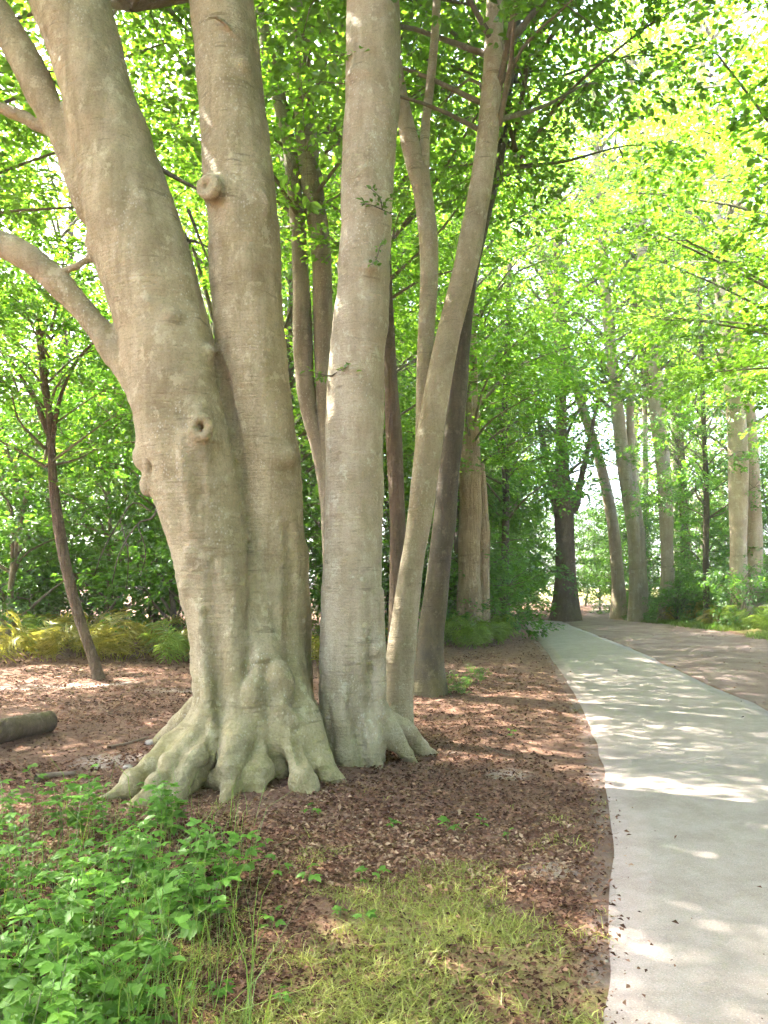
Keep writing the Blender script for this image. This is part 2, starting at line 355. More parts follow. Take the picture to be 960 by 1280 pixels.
i = (np.arange(len(gy) - 1)[:, None] * len(gx) + np.arange(len(gx) - 1)[None]).ravel()
Fq = np.stack([i, i + 1, i + 1 + len(gx), i + len(gx)], 1)
me = mesh_np('ground', np.stack([x, y, z], 1), Fq, M['ground'], True, col=np.stack([track, grass, sun_sand], 1))
tag(obj('ground', me), 'brown forest floor with leaf litter, grass and a dirt track', kind='structure')

# path slab
n = len(pl); cols = 9
V = []
for k in range(n):
    e0 = 0.016 * float(noise2(pl[k, 1], 0, 2.0, 3)[0]); e1 = 0.05 * float(noise2(pr[k, 1], 7, 1.5, 4)[0])
    a, b = pl[k].copy(), pr[k].copy(); a[0] += e0; b[0] += e1
    V.append((a[0] - 0.004, a[1], -0.08))
    for c in range(cols):
        t = c / (cols - 1); q = a * (1 - t) + b * t
        V.append((q[0], q[1], 0.014 + 0.025 * (1 - (2 * t - 1) ** 2) + 0.003 * math.sin(q[1] * 1.3)))
    V.append((b[0] + 0.004, b[1], -0.08))
w = cols + 2; i = (np.arange(n - 1)[:, None] * w + np.arange(w - 1)[None]).ravel()
me = mesh_np('path', V, np.stack([i, i + 1, i + 1 + w, i + w], 1), M['path'], True)
tag(obj('path', me), 'smooth grey footpath curving past the trees into the wood', kind='structure')

# ------------------------------------------------------------------ implicit surface for the big beeches
class Field:
    def __init__(s, lo, hi, h):
        s.lo = np.array(lo, float); s.h = h; s.n = np.ceil((np.array(hi) - s.lo) / h).astype(int) + 1
        s.v = np.full(s.n, 1.0, dtype=np.float32)
    def box(s, lo, hi):
        a = np.clip(np.floor((lo - s.lo) / s.h).astype(int), 0, s.n); b = np.clip(np.ceil((hi - s.lo) / s.h).astype(int) + 1, 0, s.n)
        if (b <= a).any(): return None
        g = [(s.lo[k] + s.h * np.arange(a[k], b[k])).astype(np.float32) for k in range(3)]
        return (slice(a[0], b[0]), slice(a[1], b[1]), slice(a[2], b[2])), np.meshgrid(*g, indexing='ij', sparse=True)
    def smin(s, sl, d, k):
        a = s.v[sl]; hh = np.clip(0.5 + 0.5 * (d - a) / k, 0, 1)
        s.v[sl] = d * (1 - hh) + a * hh - k * hh * (1 - hh)
    def smax(s, sl, d, k):
        a = s.v[sl]; hh = np.clip(0.5 - 0.5 * (d - a) / k, 0, 1)
        s.v[sl] = d * (1 - hh) + a * hh + k * hh * (1 - hh)
    def chain(s, pts, k=0.1, cut=False):
        """pts rows x,y,z,r : a tapered limb, blended in as one"""
        pts = np.asarray(pts, float); m = k + 0.12
        lo = (pts[:, :3] - pts[:, 3:4]).min(0) - m; hi = (pts[:, :3] + pts[:, 3:4]).max(0) + m
        r = s.box(lo, hi)
        if r is None: return
        sl, (gx_, gy_, gz_) = r
        d = np.full(s.v[sl].shape, 1.0, dtype=np.float32); base = np.array([q.start for q in sl])
        for a, b in zip(pts[:-1], pts[1:]):
            lo1 = np.minimum(a[:3] - a[3], b[:3] - b[3]) - m; hi1 = np.maximum(a[:3] + a[3], b[:3] + b[3]) + m
            rr = s.box(lo1, hi1)
            if rr is None: continue
            s2, (x_, y_, z_) = rr; loc = tuple(slice(q.start - o, q.stop - o) for q, o in zip(s2, base))
            ab = b[:3] - a[:3]; L = ab.dot(ab) + 1e-9
            t = np.clip(((x_ - a[0]) * ab[0] + (y_ - a[1]) * ab[1] + (z_ - a[2]) * ab[2]) / L, 0, 1)
            dd = np.sqrt((x_ - a[0] - t * ab[0]) ** 2 + (y_ - a[1] - t * ab[1]) ** 2 + (z_ - a[2] - t * ab[2]) ** 2) - (a[3] + t * (b[3] - a[3]))
            d[loc] = np.minimum(d[loc], dd)
        if cut: s.smax(sl, -d, k)
        else: s.smin(sl, d, k)
    def ball(s, c, r, k=0.04, cut=False, sq=(1, 1, 1)):
        c = np.asarray(c, float); R = r * max(sq) + k + 0.06
        q = s.box(c - R, c + R)
        if q is None: return
        sl, (x_, y_, z_) = q
        d = (np.sqrt(((x_ - c[0]) / sq[0]) ** 2 + ((y_ - c[1]) / sq[1]) ** 2 + ((z_ - c[2]) / sq[2]) ** 2) - r) * min(sq)
        if cut: s.smax(sl, -d, k)
        else: s.smin(sl, d, k)
    def ring(s, c, nrm, R, r, k=0.02, sz=1.0):
        c = np.asarray(c, float); nrm = np.asarray(nrm, float); nrm /= np.linalg.norm(nrm)
        B = R * max(1, sz) + r + k + 0.05; q = s.box(c - B, c + B)
        if q is None: return
        sl, (x_, y_, z_) = q; X_, Y_, Z_ = x_ - c[0], y_ - c[1], (z_ - c[2]) / sz
        a = X_ * nrm[0] + Y_ * nrm[1] + Z_ * nrm[2]
        qq = np.sqrt(np.maximum(X_ ** 2 + Y_ ** 2 + Z_ ** 2 - a * a, 0))
        s.smin(sl, np.sqrt((qq - R) ** 2 + a * a) - r, k)
    def hit(s, px, py):
        rd = ray(px, py); rd = rd / np.linalg.norm(rd); o = np.array([0, 0, CAM_H])
        for t in np.arange(4.6, 8.2, .008):
            q = o + rd * t; i_ = np.round((q - s.lo) / s.h).astype(int)
            if (i_ >= 0).all() and (i_ < s.n).all() and s.v[tuple(i_)] < 0: return q, rd
        return P(px, py, 6.3), rd
    def mesh(s):
        v = s.v; sg = v < 0; nx, ny, nz = v.shape
        c = np.zeros((nx - 1, ny - 1, nz - 1), dtype=np.int8)
        for a in (0, 1):
            for b in (0, 1):
                for d in (0, 1): c += sg[a:nx - 1 + a, b:ny - 1 + b, d:nz - 1 + d]
        act = np.argwhere((c > 0) & (c < 8)); idx = np.full(c.shape, -1, dtype=np.int32)
        idx[act[:, 0], act[:, 1], act[:, 2]] = np.arange(len(act))
        acc = np.zeros((len(act), 3)); cnt = np.zeros(len(act))
        corners = [(a, b, d) for a in (0, 1) for b in (0, 1) for d in (0, 1)]
        for p in corners:
            for ax in range(3):
                if p[ax]: continue
                q = list(p); q[ax] = 1
                va = v[act[:, 0] + p[0], act[:, 1] + p[1], act[:, 2] + p[2]]; vb = v[act[:, 0] + q[0], act[:, 1] + q[1], act[:, 2] + q[2]]
                mk = (va < 0) != (vb < 0); t = np.where(mk, va / np.where(mk, va - vb, 1), 0)
                pt = np.array(p, float)[None] + np.zeros((len(act), 3)); pt[:, ax] += t
                acc += pt * mk[:, None]; cnt += mk
        V = s.lo + (act + acc / cnt[:, None]) * s.h
        Fs = []
        for ax in range(3):
            b, d = (ax + 1) % 3, (ax + 2) % 3
            s0 = [slice(None)] * 3; s1 = [slice(None)] * 3; s0[ax] = slice(0, -1); s1[ax] = slice(1, None)
            ch = np.argwhere(sg[tuple(s0)] != sg[tuple(s1)])
            ok = (ch[:, b] > 0) & (ch[:, d] > 0) & (ch[:, b] < v.shape[b] - 1) & (ch[:, d] < v.shape[d] - 1); ch = ch[ok]
            inside = sg[tuple(s0)][ch[:, 0], ch[:, 1], ch[:, 2]]
            def cell(db, dd):
                e = ch.copy(); e[:, b] -= db; e[:, d] -= dd; return idx[e[:, 0], e[:, 1], e[:, 2]]
            qd = np.stack([cell(1, 1), cell(0, 1), cell(0, 0), cell(1, 0)], 1)
            qd[~inside] = qd[~inside][:, ::-1]; Fs.append(qd)
        Fq = np.concatenate(Fs); Fq = Fq[(Fq >= 0).all(1)]
        return V, Fq
def vnormals(V, Fq):
    a = V[Fq[:, 2]] - V[Fq[:, 0]]; b = V[Fq[:, 3]] - V[Fq[:, 1]]; nn = np.cross(a, b); N = np.zeros_like(V)
    for k in range(4): np.add.at(N, Fq[:, k], nn)
    return N / (np.linalg.norm(N, axis=1)[:, None] + 1e-9)
def pxchain(rows, Yd, n=40):
    """rows (left px, right px, py[, Y]) -> x,y,z,r at depth Yd"""
    out = []
    for r in rows:
        Yk = r[3] if len(r) > 3 else Yd
        c = P((r[0] + r[1]) / 2, r[2], Yk); e = P(r[1], r[2], Yk); out.append((*c, abs(e[0] - c[0])))
    return smooth_poly(out, n)
def bark_disp(V, Fq, seed):
    N = vnormals(V, Fq)
    S = V * np.array([1, 1, 0.28])
    d = 0.026 * noise3(S, 3.0, seed) + 0.013 * noise3(S, 7.5, seed + 1) + 0.016 * noise3(V, 3.4, seed + 2) + 0.006 * noise3(V * np.array([1, 1, 2.2]), 11, seed + 3)
    low = np.exp(-np.maximum(V[:, 2] - 0.1, 0) / 0.6)
    d = d + low * (0.030 * noise3(S, 5.0, seed + 4) + 0.018 * noise3(V, 8, seed + 5) + 0.007 * noise3(V, 19, seed + 6))
    return V + N * d[:, None]
def root(fd, start, tip, r0, r1, k=0.10, lift=0.12, bend=0.0):
    a = np.array(start, float); b = np.array(tip, float); s = np.array([-(b - a)[1], (b - a)[0], 0]); s /= np.linalg.norm(s) + 1e-9
    m1 = a * 0.62 + b * 0.38 + s * bend * 0.5; m1[2] = a[2] * 0.42 + lift * 0.55
    m2 = a * 0.28 + b * 0.72 + s * bend; m2[2] = lift * 0.55 + b[2] * 0.4
    rows = [(*a, r0), (*m1, r0 * 0.80), (*m2, r0 * 0.5 + r1 * 0.5), (*b, r1)]
    fd.chain(smooth_poly(rows, 14), k)

# ---- twin-stemmed beech
S1 = [(255, 372, 980, 6.50), (247, 366, 905, 6.48), (246, 345, 850, 6.45), (237, 333, 780, 6.43), (222, 322, 715, 6.43), (206, 312, 650, 6.44), (187, 302, 590, 6.44), (174, 292, 540, 6.44), (166, 281, 490, 6.45), (155, 268, 440, 6.46), (146, 257, 400, 6.47), (113, 231, 300, 6.50), (96, 198, 200, 6.52), (72, 163, 100, 6.55), (40, 133, 0, 6.58), (0, 90, -110, 6.6), (-50, 35, -230, 6.65)]
S2 = [(300, 385, 960, 6.75), (300, 388, 880, 6.74), (299, 388, 780, 6.72), (296, 382, 680, 6.70), (290, 376, 600, 6.68), (283, 370, 545, 6.66), (275, 364, 480, 6.62), (270, 358, 420, 6.62), (262, 351, 310, 6.62), (255, 340, 200, 6.64), (247, 328, 100, 6.66), (236, 315, 0, 6.68), (226, 300, -110, 6.7), (215, 285, -230, 6.72)]
f1 = Field((-4.7, 5.2, -0.3), (-0.15, 7.7, 7.5), 0.021)
c1 = pxchain(S1, 6.45, 70); c2 = pxchain(S2, 6.65, 60)
f1.chain(c1, 0.05); f1.chain(c2, 0.02)
crease = [(*P(px, py, 6.40), r) for px, py, r in ((270, 440, .02), (277, 470, .03), (285, 505, .03), (292, 545, .028), (299, 590, .026), (306, 640, .022), (311, 680, .016))]
fr = P(328, 905, 6.2)
f1.chain(pxchain([(305, 400, 990, 6.35), (308, 392, 900, 6.42), (318, 372, 820, 6.50), (312, 352, 740, 6.48), (312, 330, 690, 6.47)], 6.4, 20), 0.09)   # seam lobe between the stems
f1.chain(pxchain([(205, 400, 1010, 6.55), (226, 398, 965, 6.52), (238, 396, 925, 6.50), (246, 388, 880, 6.50), (248, 372, 840, 6.48)], 6.5, 16), 0.10)   # flare
f1.chain(pxchain([(345, 392, 930, 6.85), (352, 390, 800, 6.85), (356, 386, 690, 6.8)], 6.8, 12), 0.06)
f1.chain(pxchain([(262, 290, 960, 6.12), (255, 283, 880, 6.22), (252, 275, 800, 6.26), (258, 272, 740, 6.28)], 6.25, 14), 0.045)        # fold on the left stem
f1.chain(pxchain([(292, 322, 960, 6.05), (286, 312, 880, 6.19), (284, 305, 800, 6.24), (280, 296, 740, 6.27)], 6.25, 14), 0.045)
# buttress roots
B_MID = np.array([-1.05, 6.5])
tips = [((262, 895, 6.4), G(128, 1000), .13, .035, .10), ((265, 900, 6.3), G(180, 1003), .16, .06, .10), ((280, 890, 6.2), G(228, 1000), .15, .07, -.05), ((300, 900, 6.15), G(280, 998), .14, .07, .04),
        ((318, 890, 6.15), G(325, 990), .13, .07, -.03), ((345, 885, 6.2), G(382, 992), .13, .065, .03), ((365, 880, 6.3), G(420, 978), .14, .075, -.04), ((380, 895, 6.6), np.array([-0.30, 6.55, 0.02]), .12, .07, .0),
        ((260, 880, 6.7), np.array([-2.1, 7.3, 0.0]), .14, .05, .0), ((340, 880, 6.9), np.array([-1.0, 7.65, 0.0]), .15, .06, .0)]
for (a, tip, r0, r1, bd) in tips:
    t = np.array(tip, float); t[:2] += (t[:2] - B_MID) * .12; t[2] = gz1(t[0], t[1]) - .03
    root(f1, P(*a), t, r0, r1 * .55, 0.085, 0.15, bd)
f1.chain(smooth_poly(crease, 20), .03, True)
skirt = []
for px, py, r in ((190, 985, .08), (222, 978, .12), (262, 974, .135), (310, 972, .14), (358, 968, .14), (398, 960, .12)):
    g0 = G(px, py); skirt.append((g0[0], g0[1] + .12, .0, r))
f1.chain(smooth_poly(skirt, 24), .12)                                     # soil-line swelling that ties the roots together
# front features: lumps, scars, hollows, folds, each set on the bark where the line of sight meets it
def lump(fd, px, py, r, out=.4, k=.05, sq=(1, 1, 1)):
    h, rd = fd.hit(px, py)
    fd.ball(h + rd * r * (1 - 2 * out), r, k, False, sq)
def hollow(fd, px, py, r, dep=.5, k=.03, sq=(1, 1, 1)):
    h, rd = fd.hit(px, py); fd.ball(h - rd * r * (1 - 2 * dep), r, k, True, sq)
def fold(fd, rows, cut, k=.04, off=0.0, n=18):
    """rows (px,py,r): a groove (cut) or a ridge lying on the bark"""
    out = []
    for px, py, r in rows:
        h, rd = fd.hit(px, py); out.append((*(h + rd * (off - .2 * r if cut else off + .35 * r)), r))
    fd.chain(smooth_poly(out, n), k, cut)
fold(f1, [(271, 448, .03), (279, 480, .045), (287, 520, .045), (294, 560, .042), (301, 605, .04), (307, 650, .034), (312, 690, .024)], True, .025, .02)
fold(f1, [(252, 760, .03), (256, 830, .05), (262, 900, .07), (235, 960, .07)], False, .07)
fold(f1, [(292, 740, .03), (290, 820, .045), (296, 890, .06), (280, 960, .06), (262, 985, .05)], False, .06)
fold(f1, [(318, 700, .03), (330, 770, .05), (345, 850, .06), (352, 905, .07), (345, 960, .06)], False, .06)
fold(f1, [(352, 880, .05), (385, 925, .06), (405, 968, .06)], False, .06)
fold(f1, [(268, 700, .02), (268, 770, .035), (272, 850, .03), (275, 900, .03)], True, .06)
fold(f1, [(311, 680, .025), (314, 740, .03), (312, 810, .035), (310, 860, .03)], True, .05)
fold(f1, [(322, 905, .035), (321, 930, .045), (310, 955, .03), (302, 980, .02)], True, .035)
fold(f1, [(374, 910, .03), (377, 930, .04), (378, 955, .025)], True, .035)
fold(f1, [(256, 900, .035), (247, 918, .05), (228, 940, .035), (205, 985, .03)], True, .04)
fold(f1, [(262, 925, .02), (258, 955, .035), (240, 985, .03)], True, .035)
fold(f1, [(362, 660, .03), (366, 740, .045), (365, 820, .045), (372, 880, .03)], True, .07)
for (px, py, r) in [(165, 975, .06), (196, 978, .07), (214, 955, .07), (250, 945, .06), (232, 972, .06), (285, 960, .06), (330, 965, .09), (350, 968, .10), (374, 975, .07), (398, 955, .065), (410, 975, .06)]: lump(f1, px, py, r, .27, .06)
lump(f1, 320, 872, .12, .36, .05, (.85, 1, 1.35)); lump(f1, 353, 852, .13, .40, .045, (.85, 1, 1.25)); lump(f1, 326, 824, .045, .36, .03, (1.4, 1, .7)); hollow(f1, 331, 829, .022, .6, .012, (1.5, 1.3, .6))
hollow(f1, 346, 884, .02, .4, .03, (.5, 1, 3))
fold(f1, [(248, 515, .03), (250, 560, .055), (250, 610, .03)], False, .07)
h, rd = f1.hit(251, 535); f1.ring(h - rd * .012, (0.15, -1, 0), .064, .030, .014, 1.25); f1.ball(h - rd * .03, .036, .012, True, (.75, 2.2, 1.4))
fold(f1, [(229, 528, .010), (236, 519, .018), (246, 524, .016)], False, .015)
fold(f1, [(249, 562, .03), (250, 590, .04), (249, 620, .025)], True, .05)
fold(f1, [(225, 545, .02), (232, 600, .03), (240, 660, .03)], False, .06)
f1.ball(P(180, 570, 6.36), .085, .06, sq=(1, 1, 1.3)); f1.ball(P(185, 606, 6.38), .06, .05, sq=(1, 1, 1.5)); hollow(f1, 188, 590, .045, .6, .02, (.6, 1.3, 2.2))
h, rd = f1.hit(240, 690); f1.ring(h + rd * .008, (-.1, -1, 0), .055, .018, .025); lump(f1, 240, 690, .05, .3, .03)
hollow(f1, 258, 770, .035, .4, .03, (.6, 1, 1.6)); lump(f1, 235, 735, .06, .25, .06); lump(f1, 288, 728, .06, .28, .05)
f1.ball(P(120, 305, 6.42), .10, .09); f1.ball(P(262, 440, 6.30), .07, .07); lump(f1, 215, 395, .06, .3, .06); lump(f1, 185, 380, .05, .25, .05)
fold(f1, [(180, 392, .012), (205, 378, .02), (235, 382, .02), (250, 405, .012)], False, .03)
sdir = np.array([-.35, -1, .05]); h, rd = f1.hit(268, 237); s1 = h - rd * .07 + np.array([-.03, 0, 0])           # sawn stub on the second stem
f1.chain([(*(h + rd * .12 + np.array([.08, 0, 0])), .15), (*(h + rd * .03), .115), (*s1, .085)], .06); f1.ring(s1 + np.array([-.01, -.05, 0]), sdir, .078, .034, .012); f1.ball(s1 + np.array([-.03, -.085, 0]), .040, .010, True, (1, 1.6, 1))
h, rd = f1.hit(322, 258); f1.ring(h + rd * .012, (.25, -1, 0), .075, .022, .035, 1.6); lump(f1, 345, 572, .12, .28, .07, (1.3, .8, .8)); hollow(f1, 310, 580, .02, .6, .012)
fold(f1, [(318, 560, .012), (335, 545, .016), (360, 560, .012)], False, .03)
lump(f1, 305, 85, .07, .22, .06); fold(f1, [(240, 35, .01), (270, 22, .018), (300, 50, .012)], False, .03)
fold(f1, [(80, 60, .012), (105, 48, .02), (135, 58, .012)], False, .04); fold(f1, [(92, 100, .008), (108, 180, .012), (125, 260, .008)], True, .02)
# the two limbs on the left, first metres blended into the stem
L1 = [(95, 150, 262, 6.62), (60, 98, 170, 6.66), (10, 47, 70, 6.7), (-30, 5, 0, 6.75), (-95, -65, -110, 6.8)]
L2 = [(165, 200, 500, 6.45), (120, 152, 430, 6.45), (70, 102, 368, 6.45), (20, 52, 322, 6.45), (-55, -22, 292, 6.45), (-150, -122, 270, 6.5)]
f1.chain(pxchain(L1, 6.6, 26), .07); f1.chain(pxchain(L2, 6.5, 26), .07)
f1.chain([(*P(118, 318, 6.45), .045), (*P(96, 333, 6.4), .03), (*P(70, 340, 6.4), .025), (*P(40, 338, 6.45), .02)], .04)
f1.chain([(*P(76, 172, 6.68), .05), (*P(52, 160, 6.70), .042), (*P(26, 144, 6.72), .036), (*P(2, 136, 6.74), .030), (*P(-60, 134, 6.8), .026), (*P(-120, 120, 6.85), .02)], .03)
V1, Q1 = f1.mesh(); V1 = bark_disp(V1, Q1, 11)

B1 = np.array([-1.1, 6.5, 0.0])
tree1 = empty('beech_tree', B1)
tag(tree1, 'massive twin-stemmed grey beech with knobbly buttress roots and sawn branch stub', 'tree')
obj('trunk', mesh_np('trunk', V1 - B1, Q1, M['beech'], True), tree1)

# ---- single beech touching it on the right
S3 = [(402, 482, 985, 6.72), (398, 482, 905, 6.70), (398, 479, 850, 6.70), (401, 479, 780, 6.70), (406, 478, 680, 6.70), (408, 480, 540, 6.70), (411, 481, 440, 6.70), (418, 486, 380, 6.70), (425, 490, 300, 6.70), (430, 496, 200, 6.70), (434, 501, 100, 6.71), (438, 500, 0, 6.72), (441, 500, -110, 6.74), (444, 498, -230, 6.76)]
f3 = Field((-0.95, 5.9, -0.3), (0.75, 7.7, 7.5), 0.021)
f3.chain(pxchain(S3, 6.7, 60), 0.05)
for (a, tip, r0, r1, bd) in [((470, 890, 6.65), G(515, 955), .12, .055, .02), ((458, 905, 6.5), G(470, 962), .10, .06, .0), ((430, 900, 6.5), G(440, 960), .11, .07, .0), ((415, 905, 6.55), G(414, 955), .09, .07, .0),
                            ((470, 890, 6.8), np.array([0.42, 7.0, 0.0]), .11, .05, .0), ((440, 890, 6.9), np.array([-0.3, 7.5, 0.0]), .12, .05, .0)]:
    t = np.array(tip, float); t[:2] += (t[:2] - np.array([-.28, 6.7])) * .12; t[2] = gz1(t[0], t[1]) - .03; root(f3, P(*a), t, r0, r1 * .55, .07, .14, bd)
f3.chain(pxchain([(465, 482, 945, 6.55), (468, 485, 860, 6.56), (470, 484, 800, 6.6), (470, 482, 740, 6.62)], 6.6, 14), .03)
fold(f3, [(470, 740, .02), (472, 820, .035), (474, 880, .045), (490, 930, .05)], False, .04); fold(f3, [(462, 790, .02), (464, 850, .03), (462, 900, .02)], True, .04)
fold(f3, [(432, 860, .03), (430, 910, .05), (425, 950, .05)], False, .05); fold(f3, [(446, 890, .02), (449, 925, .04), (452, 955, .035)], True, .035); fold(f3, [(464, 905, .02), (470, 940, .03), (474, 960, .03)], True, .03)
fold(f3, [(412, 890, .02), (414, 930, .035), (420, 955, .03)], True, .035)
lump(f3, 468, 815, .055, .35, .03); hollow(f3, 462, 838, .025, .5, .02, (1, 1, 2.0)); lump(f3, 462, 335, .06, .35, .05, (1.2, 1, .8)); lump(f3, 445, 95, .06, .35, .05); fold(f3, [(440, 235, .008), (460, 210, .016), (486, 228, .008)], False, .03)
fold(f3, [(420, 370, .006), (450, 362, .014), (480, 372, .006)], False, .03); lump(f3, 425, 640, .04, .25, .04); lump(f3, 455, 90, .05, .3, .04)
V3, Q3 = f3.mesh(); V3 = bark_disp(V3, Q3, 31)
B3 = np.array([-0.28, 6.7, 0.0])
tree3 = empty('beech_tree', B3)
tag(tree3, 'straight pale single-stemmed beech beside the twin-stemmed one', 'tree')
obj('trunk', mesh_np('trunk', V3 - B3, Q3, M['beech2'], True), tree3)

# ------------------------------------------------------------------ foliage archetypes
def leaves_mesh(name, base, d, nrm, L, W, mat, rnd, hexa=True, curl=0.18):
    d = d / (np.linalg.norm(d, axis=1)[:, None] + 1e-9); s = np.cross(d, nrm); s /= np.linalg.norm(s, axis=1)[:, None] + 1e-9
    u = np.cross(s, d); L = L[:, None]; W = W[:, None]; n = len(base)
    if hexa:
        pts = [base, base + d * L * .32 + s * W * .46 + u * W * curl, base + d * L * .68 + s * W * .38 + u * W * curl * .7, base + d * L - u * L * .12,
               base + d * L * .68 - s * W * .38 + u * W * curl * .7, base + d * L * .32 - s * W * .46 + u * W * curl]
        V = np.stack(pts, 1).reshape(-1, 3); o = np.arange(n)[:, None] * 6
        Q = np.concatenate([o + np.array([[0, 1, 2, 3]]), o + np.array([[0, 3, 4, 5]])])
        return mesh_np(name, V, Q, mat, False, rnd=np.concatenate([rnd, rnd]))
    pts = [base, base + d * L * .45 + s * W * .5 + u * W * curl, base + d * L, base + d * L * .45 - s * W * .5 + u * W * curl]
    V = np.stack(pts, 1).reshape(-1, 3); o = np.arange(n)[:, None] * 4
    T = np.concatenate([o + np.array([[0, 1, 2]]), o + np.array([[0, 2, 3]])])
    return mesh_np(name, V, T, mat, False, rnd=np.concatenate([rnd, rnd]))
def spray_leaves(rs, bp, bd, bn, SL, nleaf, leaf):
    """bp,bd,bn: spray base, direction, normal (m,3); flat alternate-leaved twigs"""
    m = len(bp); s = np.cross(bd, bn); t = rs.uniform(.05, 1, (m, nleaf)); side = rs.choice([-1, 1], (m, nleaf))
    wid = SL[:, None] * .42 * np.sin(np.clip(t * .9 + .12, 0, 1) * math.pi) ** .8 * rs.uniform(.1, 1, (m, nleaf)) * side
    pos = bp[:, None] + bd[:, None] * (t * SL[:, None])[..., None] + s[:, None] * wid[..., None] + bn[:, None] * (rs.normal(0, .045, (m, nleaf)) - .10 * t * t * SL[:, None])[..., None]
    d = bd[:, None] * rs.uniform(.4, 1.1, (m, nleaf))[..., None] + s[:, None] * (side * rs.uniform(.3, 1.0, (m, nleaf)))[..., None] + rs.normal(0, .28, (m, nleaf, 3))
    nn = bn[:, None] + rs.normal(0, .32, (m, nleaf, 3))
    L = leaf * rs.uniform(.65, 1.25, (m, nleaf))
    return pos.reshape(-1, 3), d.reshape(-1, 3), nn.reshape(-1, 3), L.ravel()
def crown(name, seed, R, H, nclu, nspray, nleaf, leaf, mat, hexa=True, prof=None, spread=.9, slen=1.1, limb_r=.06, open_=0.0):
    rs = np.random.RandomState(seed); prof = prof or (lambda t: math.sin(math.pi * (0.12 + 0.80 * t)) ** .7)
    LB = MB(); C = []; LP = []
    for k in range(nclu):
        t = (k + rs.uniform(0, 1)) / nclu; a = k * 2.39996 + rs.uniform(-.5, .5); r = R * prof(t) * math.sqrt(rs.uniform(.12, 1))
        c = np.array([r * math.cos(a), r * math.sin(a), t * H]); C.append(c)
        z0 = max(-0.4, c[2] - 0.55 * r - .3); mid = np.array([c[0] * .45, c[1] * .45, z0 + (c[2] - z0) * .62]) + rs.normal(0, .12, 3)
        pts = smooth_poly([(0, 0, z0), mid, c, c + np.array([c[0], c[1], .2]) / (r + .1) * .5], 9)
        LB.tube(pts, limb_r * (.6 + .4 * r / R) * (1 - np.linspace(0, 1, 9)) ** 1.4 + .006, 5, cap=False); LP.append(pts)
    C = np.array(C); ci = np.repeat(np.arange(nclu), nspray); m = len(ci)
    off = rs.normal(0, 1, (m, 3)) * np.array([spread, spread, spread * .5])
    out = C[ci] * np.array([1, 1, 0]); out /= np.linalg.norm(out, axis=1)[:, None] + .2
    bp = C[ci] + off * .75
    for q in range(0, m, 4): bp[q] = LP[ci[q]][rs.randint(4, 9)] + rs.normal(0, .12, 3)
    bd = off * np.array([1, 1, .35]) + out * .55 + rs.normal(0, .2, (m, 3)); bd[:, 2] -= .12; bd /= np.linalg.norm(bd, axis=1)[:, None]
    bn = np.array([0, 0, 1.]) + rs.normal(0, .28, (m, 3)); bn -= bd * (bn * bd).sum(1)[:, None]; bn /= np.linalg.norm(bn, axis=1)[:, None]
    SL = slen * rs.uniform(.6, 1.2, m)
    for q in range(0, m, 3):                                                      # twigs
        e = bp[q] + bd[q] * SL[q]; c = C[ci[q]]
        LB.tube(np.array([c, (c + bp[q]) / 2 + rs.normal(0, .05, 3), bp[q], e]), [.011, .008, .006, .002], 3, cap=False)
    pos, d, nn, L = spray_leaves(rs, bp, bd, bn, SL, nleaf, leaf)
    crnd = np.repeat(np.repeat(rs.uniform(0, 1, nclu), nspray), nleaf); rnd = np.clip(.30 * crnd + .70 * rs.uniform(0, 1, len(pos)), 0, 1)
    return leaves_mesh(name + '_leaves', pos, d, nn, L, L * .66, mat, rnd, hexa), LB.mesh(name + '_limbs', M['limb'])

flat = lambda t: (1 - .55 * t) * (0.55 + .45 * min(1, t * 6))
CR = {
    'T': [crown('tall', 10 + k, 4.6, 20, 50, 7, 36, .19, M['leaf_far'], False, slen=1.5, spread=1.0, limb_r=.12) for k in range(3)],
    'M': [crown('mid', 20 + k, 3.8, 10, 38, 9, 46, .11, M['leaf'], True, slen=1.2, spread=.8, limb_r=.045) for k in range(3)],
    'U': [crown('under', 30 + k, 2.3, 4.6, 20, 10, 46, .105, M['leaf_under'], True, flat, .6, .9, .035) for k in range(3)],
    'S': [crown('shrub', 40 + k, 1.15, 1.7, 12, 9, 36, .085, M['leaf_under'], True, lambda t: 1 - .5 * t, .35, .6, .02) for k in range(2)],
    'B': [crown('big', 50 + k, 6.5, 8, 50, 10, 60, .115, M['leaf'], True, slen=1.3, spread=1.1, limb_r=.055) for k in range(2)],
}
def add_crown(t, kind, k, z, scale=1.0, rz=0.0, dx=0.0, dy=0.0, sz=None):
    lm, bm_ = CR[kind][k % len(CR[kind])]
    s = (scale, scale, sz or scale)
    obj('crown', lm, t, (dx, dy, z), (0, 0, rz), s); obj('limbs', bm_, t, (dx, dy, z), (0, 0, rz), s)

# upper stems and crowns of the two big beeches
def upper(t, base, chain_rows, extra, mat):
    mb = MB()
    for rows in chain_rows:
        rows = np.array(rows); mb.tube(rows[:, :3] - base, rows[:, 3], 12, wob=.04)
    obj('upper_stem', mb.mesh('upper_stem', mat), t)
def up_ext(chain, dirv, h, n=10):
    a = chain[-8]; T = chain[-2][:3] - chain[-10][:3]; T /= np.linalg.norm(T)
    return [(*(chain[-10][:3] + T * h * u + np.array(dirv) * u * u), chain[-10][3] * (1 - .85 * u) * .985) for u in np.linspace(0, 1, n)]
upper(tree1, B1, [up_ext(c1, (0.6, 0, 0), 7.5), up_ext(c2, (0, .3, 0), 8.0)], None, M['beech'])
def limb_ext(rows, n, h, dv):
    c = pxchain(rows, 6.6, n); T = c[-2, :3] - c[-5, :3]; T /= np.linalg.norm(T)
    return [(*(c[-4, :3] + T * h * u + np.array(dv) * u * u), c[-4, 3] * (1 - .8 * u)) for u in np.linspace(0, 1, 8)]
